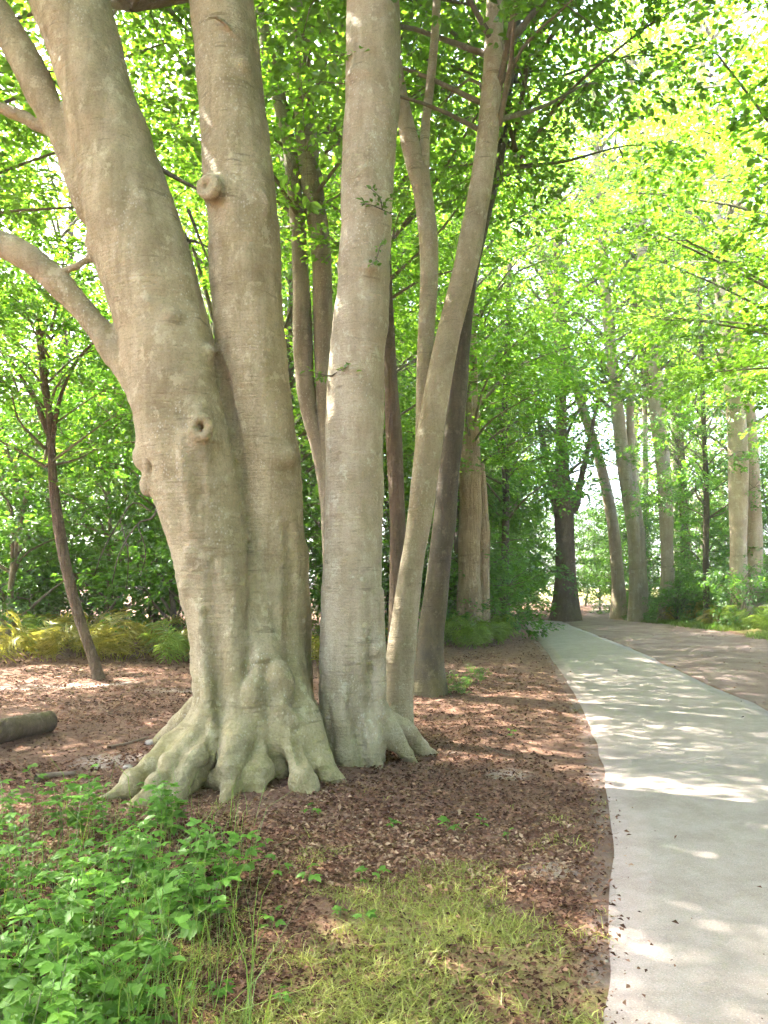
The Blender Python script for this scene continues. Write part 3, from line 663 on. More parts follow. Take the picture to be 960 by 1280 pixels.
upper(tree1, B1, [limb_ext(L1, 26, 3.0, (0, .3, .5)), limb_ext(L2, 26, 2.5, (0, .2, .6))], None, M['beech'])
c3 = pxchain(S3, 6.7, 60); upper(tree3, B3, [up_ext(c3, (0.3, .2, 0), 8.5)], None, M['beech2'])
add_crown(tree1, 'B', 0, 7.6, 1.0, 0.4, -1.4, 0.6); add_crown(tree1, 'M', 1, 9.0, .95, 1.2, -2.6, -.6); add_crown(tree3, 'B', 1, 8.6, .9, 2.1, .3, .4)  # the middle crown is added out of view to shade the foreground

def sprig(t, base, at, dirs, seed, leaf=.055, nl=9):
    rs_ = np.random.RandomState(seed); mb = MB(); pos, dd = [], []
    for dv in dirs:
        dv = np.array(dv, float); L = np.linalg.norm(dv); pts = smooth_poly([at, at + dv * .5 + rs_.normal(0, .02, 3), at + dv + np.array([0, 0, -.1 * L])], 7)
        mb.tube(pts - base, np.linspace(.006, .002, 7), 4)
        for k in range(nl):
            u = .25 + .75 * k / nl; q = pts[int(u * 6)]; pos.append(q + rs_.normal(0, .015, 3)); dd.append(dv / L + rs_.normal(0, .6, 3))
    obj('twig', mb.mesh('twig', M['limb']), t); pos = np.array(pos) - base; dd = np.array(dd); n_ = len(pos)
    obj('twig_leaves', leaves_mesh('twig_leaves', pos, dd, np.array([[0, -.3, 1.]]) + rs_.normal(0, .3, (n_, 3)), leaf * rs_.uniform(.7, 1.2, n_), .6 * leaf * np.ones(n_), M['leaf'], rs_.uniform(0, .8, n_)), t)
sprig(tree3, B3, P(478, 262, 6.48), [(-.12, -.14, .16), (.10, -.12, .10), (-.2, -.1, .02), (.14, -.1, -.1)], 3)
sprig(tree3, B3, P(414, 470, 6.55), [(-.22, -.12, .05), (.16, -.16, .06), (-.1, -.15, -.1), (.24, -.12, .0)], 4)
sprig(tree3, B3, P(470, 325, 6.46), [(.06, -.1, .1), (-.05, -.12, -.08)], 5)
def bare_twigs(t, base, seqs):
    for rows, r in seqs:
        mb = MB(); c = smooth_poly([P(*q) for q in rows], 12); mb.tube(c - base, np.linspace(r, r * .35, 12), 5, wob=.15)
        obj('dead_twig', mb.mesh('dead_twig', M['bark_dark']), t)
bare_twigs(tree1, B1, [([(198, 632, 6.45), (190, 648, 6.42), (172, 655, 6.4), (150, 690, 6.4), (140, 730, 6.4)], .011), ([(190, 640, 6.44), (168, 628, 6.4), (150, 650, 6.4), (128, 690, 6.38), (118, 720, 6.36)], .009), ([(172, 655, 6.4), (182, 690, 6.42), (176, 720, 6.42)], .006),
    ([(150, 650, 6.4), (160, 690, 6.4), (158, 740, 6.4)], .006), ([(235, 262, 6.6), (250, 300, 6.6), (268, 345, 6.6)], .016), ([(225, 300, 6.6), (245, 302, 6.6), (262, 310, 6.62)], .02), ([(196, 208, 6.55), (220, 222, 6.58), (250, 238, 6.62)], .03)])

# ------------------------------------------------------------------ traced trees
def traced(label, Yd, stems, mat, crowns, sides=12, name='tree', wob=.06, nseg=26, group=None, flare=1.35):
    """stems: lists of (left px, right px, py[, Y]), base first"""
    b0 = stems[0][0]; Y0 = b0[3] if len(b0) > 3 else Yd; pb = P((b0[0] + b0[1]) / 2, b0[2], Y0)
    base = np.array([pb[0], pb[1], gz1(pb[0], pb[1])]); t = empty(name, base); tag(t, label, 'tree', group); mb = MB()
    for j, rows in enumerate(stems):
        c = pxchain(rows, Yd, nseg)
        if j == 0 or rows[0][2] > 730:
            c[:, 2] += (gz1(c[0, 0], c[0, 1]) - .08 - c[0, 2]) * np.linspace(1, 0, nseg) ** 6
            c[:, 3] *= 1 + (flare - 1) * np.exp(-np.maximum(c[:, 2] - base[2], 0) / (c[0, 3] * 1.6))
        mb.tube(c[:, :3] - base, c[:, 3], sides, wob=wob, seed=len(label) + j)
    obj('trunk', mb.mesh('trunk', mat), t)
    c = pxchain(stems[0], Yd, nseg)
    for (kind, k, z, s, rz, dx, dy) in crowns:
        H = {'T': 20, 'M': 10, 'U': 4.6}[kind] * s; zq = min(base[2] + z + H * .22, c[:, 2].max())
        if kind != 'U' or abs(dx) < 1.5: dx, dy = float(np.interp(zq, c[:, 2], c[:, 0]) - base[0]), float(np.interp(zq, c[:, 2], c[:, 1]) - base[1])
        add_crown(t, kind, k, z, s, rz, dx, dy)
    return t
# leaning twin stem just behind, and its companions
traced('slim grey trunk leaning right from behind the pale single beech', 7.6,
       [[(476, 513, 905), (478, 515, 850), (487, 521, 780), (500, 529, 700), (510, 541, 640), (518, 552, 560), (528, 560, 500), (543, 572, 430), (563, 592, 350), (573, 604, 300), (592, 620, 200), (603, 627, 100), (608, 630, 0), (612, 632, -120), (610, 628, -260)],
        [(518, 536, 590, 7.7), (520, 540, 500, 7.72), (522, 542, 430, 7.75), (525, 548, 330, 7.8), (518, 542, 250, 7.8), (502, 526, 185, 7.8), (494, 512, 130, 7.8), (480, 496, 40, 7.8), (470, 484, -80, 7.8)],
        [(522, 538, 280, 7.8), (523, 537, 200, 7.8), (527, 538, 150, 7.8), (534, 545, 90, 7.8), (540, 550, 20, 7.8), (544, 553, -90, 7.8)]],
       M['beech2'], [('M', 0, 6.4, .8, 1.0, 1.2, .4)], 16, 'beech_tree', .05, 40)
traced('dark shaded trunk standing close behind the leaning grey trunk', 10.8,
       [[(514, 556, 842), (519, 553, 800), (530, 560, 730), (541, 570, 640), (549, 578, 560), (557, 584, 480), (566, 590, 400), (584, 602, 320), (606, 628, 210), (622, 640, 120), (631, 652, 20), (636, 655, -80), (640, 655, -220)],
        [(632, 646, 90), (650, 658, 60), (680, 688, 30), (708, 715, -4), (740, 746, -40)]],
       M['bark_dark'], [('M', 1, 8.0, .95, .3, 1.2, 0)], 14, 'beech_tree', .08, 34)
traced('forked trunk seen between the twin stems and the pale beech', 11.5,
       [[(404, 430, 815), (404, 428, 700), (400, 421, 600), (394, 417, 490), (391, 415, 370), (388, 412, 300), (372, 400, 200), (365, 390, 100), (364, 387, 0), (362, 382, -120), (360, 376, -240)],
        [(402, 418, 650), (392, 410, 575), (372, 395, 495), (366, 391, 430), (366, 388, 370), (362, 382, 280), (352, 370, 180), (333, 351, 95), (322, 338, 40), (310, 322, -40)]],
       M['bark_grey'], [('M', 2, 7.5, .9, 2.0, -.5, .3)], 12, 'beech_tree', .07, 30)
traced('brown slender trunk half hidden behind the pale single beech', 12.5,
       [[(484, 510, 806), (486, 508, 720), (487, 507, 640), (482, 502, 540), (478, 494, 430), (474, 488, 300), (470, 482, 150), (468, 478, 0), (466, 474, -150)]],
       M['bark_brown'], [('M', 0, 6.5, .8, 4.0, 0, .4)], 10, 'slender_tree')
traced('ragged tan trunk with sunlit flank rising from grass tufts', 20.0,
       [[(570, 602, 790), (572, 601, 740), (573, 600, 680), (574, 602, 620), (575, 600, 560), (578, 597, 470), (580, 596, 380), (582, 596, 250), (584, 596, 100), (586, 595, -50)],
        [(588, 612, 788, 20.3), (592, 612, 700, 20.3), (590, 612, 640, 20.3), (592, 606, 580, 20.3)]],
       M['bark_tan'], [('M', 1, 5.5, 1.0, 3.3, .5, .5)], 12, 'old_tree', .16)
traced('thin dark sapling between the tan trunk and the burred tree', 25.0,
       [[(622, 638, 778), (626, 636, 700), (628, 637, 620), (626, 634, 540), (630, 637, 440), (634, 640, 330)]],
       M['bark_dark'], [('U', 1, 4.0, 1.3, .5, 0, 0)], 8, 'sapling')
traced('stout reddish brown tree with a swollen burr beside the track', 33.0,
       [[(690, 724, 778), (693, 721, 750), (695, 719, 700), (693, 717, 650), (690, 719, 625), (692, 713, 600), (694, 710, 560), (694, 708, 500), (692, 706, 400), (690, 702, 250), (690, 700, 100)],
        [(706, 722, 640), (714, 727, 622), (722, 730, 600), (732, 738, 560), (745, 749, 500)],
        [(690, 706, 640), (684, 694, 600), (676, 684, 560), (668, 674, 500)]],
       M['bark_brown'], [('T', 0, 6.5, .9, .9, 0, 0), ('U', 2, 5.0, 1.4, 2, -2.2, .3)], 14, 'old_tree', .07)
# row on the right bank
bank = 'row of tall trees on the bank across the track'
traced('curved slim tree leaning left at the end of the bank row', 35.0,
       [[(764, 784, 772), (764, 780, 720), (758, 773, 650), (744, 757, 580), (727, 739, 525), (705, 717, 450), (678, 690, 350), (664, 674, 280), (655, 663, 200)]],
       M['bark_bank_lit'], [('T', 1, 10.5, .75, 0, -2.5, 0)], 10, 'bank_tree', .06, group=bank)
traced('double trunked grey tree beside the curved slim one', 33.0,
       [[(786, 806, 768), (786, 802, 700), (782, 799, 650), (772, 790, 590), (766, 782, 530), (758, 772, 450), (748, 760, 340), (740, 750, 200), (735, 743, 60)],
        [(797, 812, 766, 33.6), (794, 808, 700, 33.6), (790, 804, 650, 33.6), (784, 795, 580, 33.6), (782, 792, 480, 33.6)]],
       M['bark_bank_lit'], [('T', 2, 9.5, .85, 1.0, -.7, 0)], 10, 'bank_tree', .06, group=bank)
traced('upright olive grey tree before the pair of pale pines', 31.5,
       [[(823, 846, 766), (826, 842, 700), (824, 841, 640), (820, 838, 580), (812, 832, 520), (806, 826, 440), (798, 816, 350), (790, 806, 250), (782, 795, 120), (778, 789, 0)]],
       M['bark_bank_lit'], [('T', 0, 9.5, .85, 2.2, -.6, 0)], 10, 'bank_tree', .06, group=bank)
traced('pale pinkish twin pine trunks far behind the bank row', 46.0,
       [[(842, 852, 757), (842, 851, 680), (839, 849, 560), (836, 846, 420), (833, 842, 260), (831, 838, 100), (830, 836, -20)],
        [(851, 857, 757, 47), (849, 856, 660, 47), (846, 852, 520, 47), (844, 849, 380, 47)]],
       M['bark_pale'], [('T', 1, 13.0, .9, 4, 0, 0)], 8, 'pine_tree', .04)
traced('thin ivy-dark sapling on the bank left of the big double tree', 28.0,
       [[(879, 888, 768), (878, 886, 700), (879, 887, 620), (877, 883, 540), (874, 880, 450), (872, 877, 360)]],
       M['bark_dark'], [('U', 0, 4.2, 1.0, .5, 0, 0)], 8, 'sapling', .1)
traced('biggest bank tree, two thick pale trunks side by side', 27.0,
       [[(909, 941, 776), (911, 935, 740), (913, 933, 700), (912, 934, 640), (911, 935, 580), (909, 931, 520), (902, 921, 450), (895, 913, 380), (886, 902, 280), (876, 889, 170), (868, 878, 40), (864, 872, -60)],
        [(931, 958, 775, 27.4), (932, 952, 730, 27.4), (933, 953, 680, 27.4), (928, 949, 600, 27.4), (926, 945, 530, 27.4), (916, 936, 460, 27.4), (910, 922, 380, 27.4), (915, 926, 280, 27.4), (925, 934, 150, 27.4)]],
       M['bark_bank_lit'], [('T', 2, 9.0, .8, 3.0, -.3, 0)], 12, 'bank_tree', .05, group=bank)
traced('white sunlit birch trunk behind the biggest bank tree', 41.0,
       [[(912, 922, 762), (912, 921, 680), (911, 919, 560), (908, 915, 400), (905, 911, 200), (903, 908, 0)]],
       M['bark_pale'], [('T', 0, 11.0, .8, 5, 0, 0)], 8, 'birch_tree', .04)
traced('white birch trunk behind the double trunked grey tree', 42.0,
       [[(805, 814, 760), (804, 812, 680), (803, 810, 560), (802, 808, 400), (800, 805, 200)]],
       M['bark_pale'], [('T', 2, 11.0, .8, 1.5, 0, 0)], 8, 'birch_tree', .04)
# dark leaning sapling on the left
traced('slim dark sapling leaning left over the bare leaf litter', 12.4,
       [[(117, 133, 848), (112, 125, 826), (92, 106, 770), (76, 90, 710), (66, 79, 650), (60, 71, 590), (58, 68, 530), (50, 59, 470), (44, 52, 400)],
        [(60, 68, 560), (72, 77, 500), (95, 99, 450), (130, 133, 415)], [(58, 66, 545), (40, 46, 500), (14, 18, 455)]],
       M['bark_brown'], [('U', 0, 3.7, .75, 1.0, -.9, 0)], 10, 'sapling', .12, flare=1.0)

# ------------------------------------------------------------------ the wood around: grown trees, understorey, shrubs
def trunk_mesh(seed, H, r, lean=.6, multi=1):
    rs = np.random.RandomState(seed); mb = MB()
    for k in range(multi):
        a = rs.uniform(0, 6.28); pts = [(0, 0, -.15)]; q = np.zeros(3)
        for s in range(1, 6):
            q = np.array([math.cos(a) * lean * (s / 5) ** 1.3, math.sin(a) * lean * (s / 5) ** 1.3, H * s / 5]) + np.append(rs.normal(0, .08 * lean + .02, 2), 0); pts.append(q)
        c = smooth_poly(pts, 18); tt = np.linspace(0, 1, 18)
        mb.tube(c, r * (1 - .8 * tt) * (1 + .5 * np.exp(-tt * 22)), 8, wob=.08, seed=seed)
    return mb
TRK = {}
def trunk_for(kind, k, mat):
    key = (kind, k, mat)
    if key not in TRK:
        H, r, ln, mu = {'T': (24, .32, .8, 1), 'M': (14, .2, .6, 1), 'U': (6.2, .06, .5, 1), 'S': (1.4, .018, .5, 5), 'B': (15, .4, .8, 1)}[kind]
        TRK[key] = trunk_mesh(100 + k + ord(kind) * 7, H, r, ln, mu).mesh('trunk', M[mat])
    return TRK[key]
rnd_ = random.Random(4)
def wild(kind, x, y, name, label, group, cz, s=1.0, mat='bark_grey', k=None):
    k = rnd_.randrange(3) if k is None else k; z = gz1(x, y)
    t = empty(name, (x, y, z), rnd_.uniform(0, 6.28)); tag(t, label, 'shrub' if kind == 'S' else 'tree', group)
    t.scale = (s, s, s * rnd_.uniform(.93, 1.08))
    obj('trunk' if kind != 'S' else 'stem', trunk_for(kind, k, mat), t); add_crown(t, kind, k, cz)
    return t
gM = ('tall leafy tree in the green wood behind the beeches', 'leafy trees of the wood behind the beeches')
for (x, y) in [(-9.8, 12.5), (-3.6, 15.8), (-2.2, 17.5), (-0.6, 18.2), (-9.6, 22), (-4.6, 23), (-1.0, 25), (2.4, 24), (-14, 27), (-6, 31), (0.5, 31), (1.8, 34), (-1.5, 29)]:
    wild('M', x, y, 'broadleaf_tree', gM[0], gM[1], rnd_.uniform(3.0, 4.2), rnd_.uniform(.95, 1.2), rnd_.choice(['bark_grey', 'bark_brown', 'bark_dark']))
gT = ('tall slender forest tree in the distance beyond the path', 'distant forest trees beyond the path')
for (x, y) in [(-22, 36), (-11, 40), (-3, 37), (0.8, 39), (4.2, 40), (-5, 45), (3.0, 47), (8.0, 48), (9.5, 58), (11, 70), (16, 41), (20, 36), (22, 47), (18, 54), (24, 58), (30, 52), (27, 68), (-2, 52), (-10, 50), (5, 62), (13, 84), (36, 82), (8, 76), (-18, 50), (25, 31)]:
    gT = (('tall distant forest tree behind the wood on the shady side', 'distant forest trees on the shady side') if x < 9 else ('tall slender forest tree far behind the bank trees', 'distant forest trees behind the bank'))
    wild('T', x, y, 'forest_tree', gT[0], gT[1], rnd_.uniform(3.5, 7.0), rnd_.uniform(.85, 1.1), rnd_.choice(['bark_grey', 'bark_brown', 'bark_pale']))
gU = ('low spreading understorey sapling under the tall wood', 'understorey saplings of the wood')
for (x, y) in [(-8.2, 17.0), (-6.9, 19.2), (-9.8, 18.8), (-4.6, 17.6), (-11.8, 20.5), (-3.0, 18.8), (-7.6, 22.5), (-5.4, 24), (-1.2, 20.5), (-10.2, 24), (-13.5, 21.5), (0.2, 23), (3.2, 27), (2.2, 29), (4.0, 31.5), (5.0, 35), (3.0, 34), (-2.8, 26), (-6.8, 27), (-9, 31), (-13, 30), (6.0, 38), (-16, 26), (12.4, 37.5), (14.0, 33.5), (13.4, 41), (16, 36), (17.5, 31), (15, 29.5), (20, 33), (12.8, 46), (15.5, 50), (19, 47), (22, 52), (17, 58), (25, 50), (14.5, 56), (28, 46), (24, 38), (10.2, 52), (8.2, 44)]:
    gU = (('low spreading sapling behind the yellow bracken', 'saplings behind the yellow bracken') if x < -2 else ('dense leafy sapling on the shady side left of the path', 'saplings on the shady side of the path') if x < 7 else ('light green sapling filling the wood behind the bank trees', 'saplings behind the bank trees'))
    wild('U', x, y, 'understorey_tree', gU[0], gU[1], rnd_.uniform(.7, 1.5), rnd_.uniform(.85, 1.25), rnd_.choice(['bark_dark', 'bark_grey']))
gS = ('leafy green shrub at the foot of the wood', 'shrubs at the foot of the wood')
for (x, y) in [(-9.5, 19.5), (-7.8, 20.5), (-6.2, 21), (-11.2, 21), (-4.4, 20.5), (-2.6, 21), (-0.4, 22.2), (2.4, 21.5), (3.1, 23.6), (1.2, 21), (3.6, 29.5), (4.6, 33.6), (5.6, 37), (-12.6, 23)]:
    wild('S', x, y, 'shrub', gS[0], gS[1], .25, rnd_.uniform(.9, 1.5), 'bark_dark')
gS2 = ('bushy green shrub growing along the sunny right bank', 'shrubs along the right bank')
for (x, y) in [(11.4, 30.2), (11.9, 31.5), (12.6, 29.6), (13.0, 28.2), (12.2, 27.9), (13.6, 26.4), (13.9, 27.8), (11.6, 34.2), (12.0, 36.8), (14.6, 30.6), (13.3, 32.3), (12.2, 40.5), (11.9, 25.9)]:
    wild('S', x, y, 'shrub', gS2[0], gS2[1], .15, rnd_.uniform(.6, 1.0), 'bark_dark')
# trees beyond the frame: some hang into view, others added unseen to block light
gO = ('overhanging beech rooted beyond the frame whose boughs close the canopy and block light', 'beeches closing the canopy over the path')
for (x, y, cz, s) in [(7.6, 4.2, 5.8, 1.0), (-6.9, 8.8, 7.2, .75), (10.3, 8.6, 4.6, .95), (9.8, 14.5, 5.8, 1.0), (13.5, 20.0, 5.5, 1.05), (12.0, 4.0, 4.0, 1.0), (-9.5, 8.0, 5.5, .9), (1.5, -5.5, 3.6, 1.0), (7.5, -3.0, 3.0, 1.05), (13.0, 1.5, 3.0, 1.05), (5.0, -11.0, 2.6, 1.1), (-3.0, -9.5, 3.2, 1.05), (12.0, -8.0, 2.4, 1.1)]:
    wild('B', x, y, 'beech_tree', gO[0], gO[1], cz, s, 'bark_grey')

# ------------------------------------------------------------------ forest floor: dry leaves, grass
rs = np.random.RandomState(7)
def scatter(n, x0, x1, y0, y1, dens):
    out = []
    tot = 0
    while tot < n:
        yy = 1 / rs.uniform(1 / y1, 1 / y0, n); xx = rs.uniform(-1, 1, n) * .62 * yy + 0
        keep = (xx > x0) & (xx < x1) & (rs.uniform(0, 1, n) < dens(xx, yy)); out.append(np.stack([xx[keep], yy[keep]], 1)); tot += keep.sum()
    return np.concatenate(out)[:n]
def dens_l(x, y):
    off = xl(y) - x; d = (sstep(0.0, .18, off) * .7 + .3 * (off > .0)) * (1 - .45 * sstep(1.6, .2, off) * (y < 9))
    gp = np.exp(-(((x - 0.05) / 1.0) ** 2 + ((y - 3.0) / 1.25) ** 2)); d = d * (1 - .6 * sstep(.3, .8, gp))
    right = (x > xr(y)); d = np.where(right, .05, d); d = np.where((x < xr(y)) & (off < .03), .0013 + .07 * np.exp(-np.maximum(-off, 0) / .05) + .03 * np.exp(-np.maximum(xr(y) - x, 0) / .15), d)
    return d * (.35 + .65 * (noise2(x, y, 1.1, 21) > -.25))
pt = scatter(120000, -14, 14, 2.2, 24, dens_l); n = len(pt)
zz = gz(pt[:, 0], pt[:, 1]); onp = (pt[:, 0] > xl(pt[:, 1])) & (pt[:, 0] < xr(pt[:, 1])); zz = np.where(onp, .042, zz + .006)
d = np.stack([rs.normal(0, 1, n), rs.normal(0, 1, n), rs.normal(0, .22, n)], 1); nn = np.stack([rs.normal(0, .4, n), rs.normal(0, .4, n), np.ones(n)], 1)
L = (.012 + .034 * rs.uniform(0, 1, n) ** 2.0) * (.72 + .28 * sstep(2.5, 5, pt[:, 1]) + .5 * sstep(5, 16, pt[:, 1]))
me = leaves_mesh('leaf_litter', np.stack([pt[:, 0], pt[:, 1], zz + rs.uniform(0, .012, n)], 1), d, nn, L, L * .6, M['litter'], np.clip(rs.uniform(0, 1, n) ** 1.2 + .25 * noise2(pt[:, 0], pt[:, 1], .9, 61), 0, 1), False, .35)
tag(obj('leaf_litter', me), 'dry brown beech leaves strewn over the forest floor', 'leaf litter', kind='stuff')

def blades(name, pts, h, w, mat, lean=.5):
    n = len(pts); z = gz(pts[:, 0], pts[:, 1]) - .004; b = np.stack([pts[:, 0], pts[:, 1], z], 1); a = rs.uniform(0, 6.283, n); s = np.stack([np.cos(a), np.sin(a), 0 * a], 1)
    ln = np.stack([rs.normal(0, lean, n), rs.normal(0, lean, n), np.ones(n)], 1); hh = (h * rs.uniform(.45, 1.3, n))[:, None]; ww = (w * rs.uniform(.6, 1.2, n))[:, None]
    mid = b + (ln * np.array([.5, .5, 1])) * hh * .55; tip = b + ln * np.array([1.3, 1.3, .92]) * hh
    V = np.stack([b - s * ww, b + s * ww, mid + s * ww * .8, mid - s * ww * .8, tip], 1).reshape(-1, 3); o = np.arange(n)[:, None] * 5; r = rs.uniform(0, 1, n)
    return mesh_np(name, V, [o + np.array([[0, 1, 2, 3]]), o + np.array([[3, 2, 4]])], mat, False, rnd=np.concatenate([r, r]))
def dens_g(x, y):
    gp = np.exp(-(((x - 0.2) / .95) ** 2 + ((y - 3.1) / 1.55) ** 2)); tuft = noise2(x, y, 2.6, 33) * .6 + noise2(x, y, 7, 34) * .4
    return sstep(.45, 1.1, gp + 1.0 * tuft) * (x < xl(y) + .03 * noise2(x, y, 5, 88) + .01)
pg = scatter(22000, -2.5, 2.5, 1.9, 5.8, dens_g)
tag(obj('grass', blades('grass', pg, .042, .0028, M['grass'], .95)), 'short yellowish grass on the bare ground beside the path', 'grass', kind='stuff')
ps = scatter(16000, -2.4, 2.4, 2.0, 7.5, lambda x, y: (x < xl(y) - .01) * (.25 + .75 * (noise2(x, y, 1.4, 71) > 0)) * (x > -1.6)); n_ = len(ps)
dd = np.stack([rs.normal(0, 1, n_), rs.normal(0, 1, n_), rs.normal(0, .12, n_)], 1); Ls = rs.uniform(.02, .075, n_)
tag(obj('dry_straw', leaves_mesh('dry_straw', np.stack([ps[:, 0], ps[:, 1], gz(ps[:, 0], ps[:, 1]) + rs.uniform(.006, .022, n_)], 1), dd, np.tile([[0, 0, 1.]], (n_, 1)) + rs.normal(0, .3, (n_, 3)), Ls, rs.uniform(.0025, .005, n_), M['litter'], rs.uniform(.3, 1, n_), False, .2)), 'thin straw and twig scraps lying over the bare ground', 'straw', kind='stuff')
def verge_pts(n):
    yy = rs.uniform(14, 44, n * 3); xx = xv(yy) + np.abs(rs.normal(.0, 1.0, n * 3)) + rs.normal(0, .2, n * 3)
    k = noise2(xx, yy, .8, 44) > -.35; return np.stack([xx, yy], 1)[k][:n]
tag(obj('verge_grass', blades('verge_grass', verge_pts(26000), .17, .007, M['verge'], .5)), 'tall green and straw grass on the right bank verge', 'grass', kind='stuff')
def tuft_pts(n, cx, cy_, sx, sy): return np.stack([rs.normal(cx, sx, n), rs.normal(cy_, sy, n)], 1)

# ------------------------------------------------------------------ ferns
def frond_mesh(name, seed, mat, L=.75):
    rs_ = np.random.RandomState(seed); NS = 24; tt = np.linspace(0, 1, NS); c = np.stack([tt * L * .80, L * .10 * np.sin(tt * 3 + seed), L * (.74 * np.sin(tt * 2.2) - .12 * tt)], 1)
    V, Q, T = [], [], []
    for k in range(3, NS):
        p = c[k]; dr = c[k] - c[k - 1]; dr /= np.linalg.norm(dr); ln = L * .34 * math.sin(math.pi * min(1, tt[k] * .86 + .14)) ** .8 + .02
        for sg in (-1, 1):
            s = np.array([0, sg, 0]) + dr * .40 + rs_.normal(0, .16, 3); s /= np.linalg.norm(s); o = len(V); w = L * .013; droop = np.array([0, 0, -.30 * ln])
            for u, f in ((0, .7), (.3, 1.1), (.62, .8), (1, .05)):
                q = p + s * ln * u + droop * u * u
                V += [q + dr * w * f, q - dr * w * f]
            Q += [(o, o + 1, o + 3, o + 2), (o + 2, o + 3, o + 5, o + 4), (o + 4, o + 5, o + 7, o + 6)]
    o = len(V); tv, tq, _ = tube(c, np.linspace(.006, .0015, NS), 3, cap=False); V = np.vstack([np.array(V), tv]); Q = Q + [tuple(r + o) for r in tq]
    return mesh_np(name, V, np.array(Q), mat, False, rnd=rs_.uniform(0, 1, len(Q)))
FRY = [frond_mesh('frond', k, M['fern']) for k in range(3)]; FRG = [frond_mesh('frond_green', 9 + k, M['fern_green']) for k in range(2)]
def fern(x, y, label, group, meshes, nf=8, s=1.0):
    t = empty('fern', (x, y, gz1(x, y)), rnd_.uniform(0, 6.28)); tag(t, label, 'fern', group)
    for k in range(nf):
        q = s * rnd_.uniform(.75, 1.2); obj('frond', rnd_.choice(meshes), t, (0, 0, 0), (rnd_.uniform(-.75, .75), rnd_.uniform(-.85, .15), k * 6.283 / nf + rnd_.uniform(-.3, .3)), (q, q, q))
gF = ('yellowing bracken fern in the band behind the bare litter', 'yellow bracken at the edge of the wood')
for row, (yy, xs) in enumerate([(14.9, np.arange(-8.6, -3.0, .62)), (16.0, np.arange(-9.2, -2.7, .7)), (17.3, np.arange(-9.9, -2.9, .8))]):
    for xx in xs: fern(xx + rnd_.uniform(-.25, .25), yy + rnd_.uniform(-.4, .4), gF[0], gF[1], FRY if rnd_.random() < .7 else FRG, 7, rnd_.uniform(.8, 1.3))
for (xx, yy) in [(-1.2, 14.6), (-.7, 15.2), (-1.0, 16.4), (-.3, 16.6)]: fern(xx, yy, gF[0], gF[1], FRY, 8, 1.0)
gF2 = ('light green fern tuft at the foot of the tan trunk', 'fern tufts round the tan trunk')
for (xx, yy) in [(1.8, 18.6), (2.15, 18.3), (2.5, 18.9), (2.8, 19.3), (2.3, 19.6), (3.0, 20.2), (1.55, 19.0), (3.2, 21.4)]: fern(xx, yy, gF2[0], gF2[1], FRG, 9, rnd_.uniform(.75, 1.0))
gF3 = ('yellow green fern on the right bank edge', 'ferns along the right bank edge')
for k in range(22):
    yy = 20.5 + k * .68; fern(float(xv(yy)) + rnd_.uniform(.5, 1.6), yy, gF3[0], gF3[1], rnd_.choice([FRY, FRG]), 7, rnd_.uniform(.7, 1.1))
gI = ('dark leafy undergrowth clump at the dark shaded trunk', 'undergrowth clumps at the dark shaded trunk')
for (xx, yy, s) in [(1.0, 10.8, .14), (1.45, 12.2, .13)]: wild('S', xx, yy, 'undergrowth_plant', gI[0], gI[1], .02, s, 'bark_dark')

# ------------------------------------------------------------------ weeds in the foreground
def leaflet(o, d, n, L, W, teeth=4):
    """toothed leaflet: points and triangles fanned about the midrib"""
    d = d / np.linalg.norm(d); s = np.cross(d, n); s /= np.linalg.norm(s); u = np.cross(s, d); ts = np.linspace(0, 1, teeth * 2 + 2); mid = [o + d * L * t - u * L * .16 * t * t for t in ts]
    V = list(mid); T = []; m = len(ts)
    for sg in (1, -1):
        st = len(V)
        for k, t in enumerate(ts):
            w = W * math.sin(math.pi * min(1, t ** .75 * .97 + .02)) ** .8 * (1.0 if k % 2 else .78); V.append(mid[k] + s * sg * w + u * W * .22 * (w / W) - d * L * (.03 if k % 2 == 0 else -.03))
        for k in range(m - 1):
            a, b, c_, e = k, k + 1, st + k + 1, st + k
            T += [(a, b, c_), (a, c_, e)] if sg < 0 else [(a, c_, b), (a, e, c_)]
    return V, T
def weed_leaf_mesh(seed, size=.10):
    rs_ = np.random.RandomState(seed); V, T = [], []
    up = np.array([0, 0, 1.]); pet = .55 * size
    pv, pq, _ = tube(np.array([(0, 0, 0), (pet * .5, 0, .02), (pet, 0, .025)]), [.0018, .0015, .0012], 3, cap=False)
    V += list(pv)
    for q in pq: T += [(q[0], q[1], q[2]), (q[0], q[2], q[3])]
    e = np.array([pet, 0, .025])
    for ang, sc_ in ((0, 1.0), (1.15, .8), (-1.15, .8)) if seed % 2 else ((0, 1.0), (.95, .85), (-.95, .85), (2.0, .55), (-2.0, .55)):
        ang += rs_.uniform(-.12, .12); dd = np.array([math.cos(ang), math.sin(ang), rs_.uniform(-.25, .15)])
        v, t = leaflet(e, dd, up + rs_.normal(0, .15, 3), size * sc_ * .82, size * sc_ * .27, 3); o = len(V); V += v; T += [tuple(i + o for i in q) for q in t]
    return mesh_np('leaf', np.array(V), np.array(T), M['weed'], False, rnd=np.full(len(T), rs_.uniform(.15, .85)) + rs_.uniform(-.1, .1, len(T)))
WL = [weed_leaf_mesh(k) for k in range(6)]
def weed_stem(seed, H):
    rs_ = np.random.RandomState(seed); a = rs_.uniform(0, 6.28); ln = rs_.uniform(.05, .35) * H
    pts = smooth_poly([(0, 0, -.02), (math.cos(a) * ln * .25, math.sin(a) * ln * .25, H * .5), (math.cos(a) * ln, math.sin(a) * ln, H)], 8); return pts
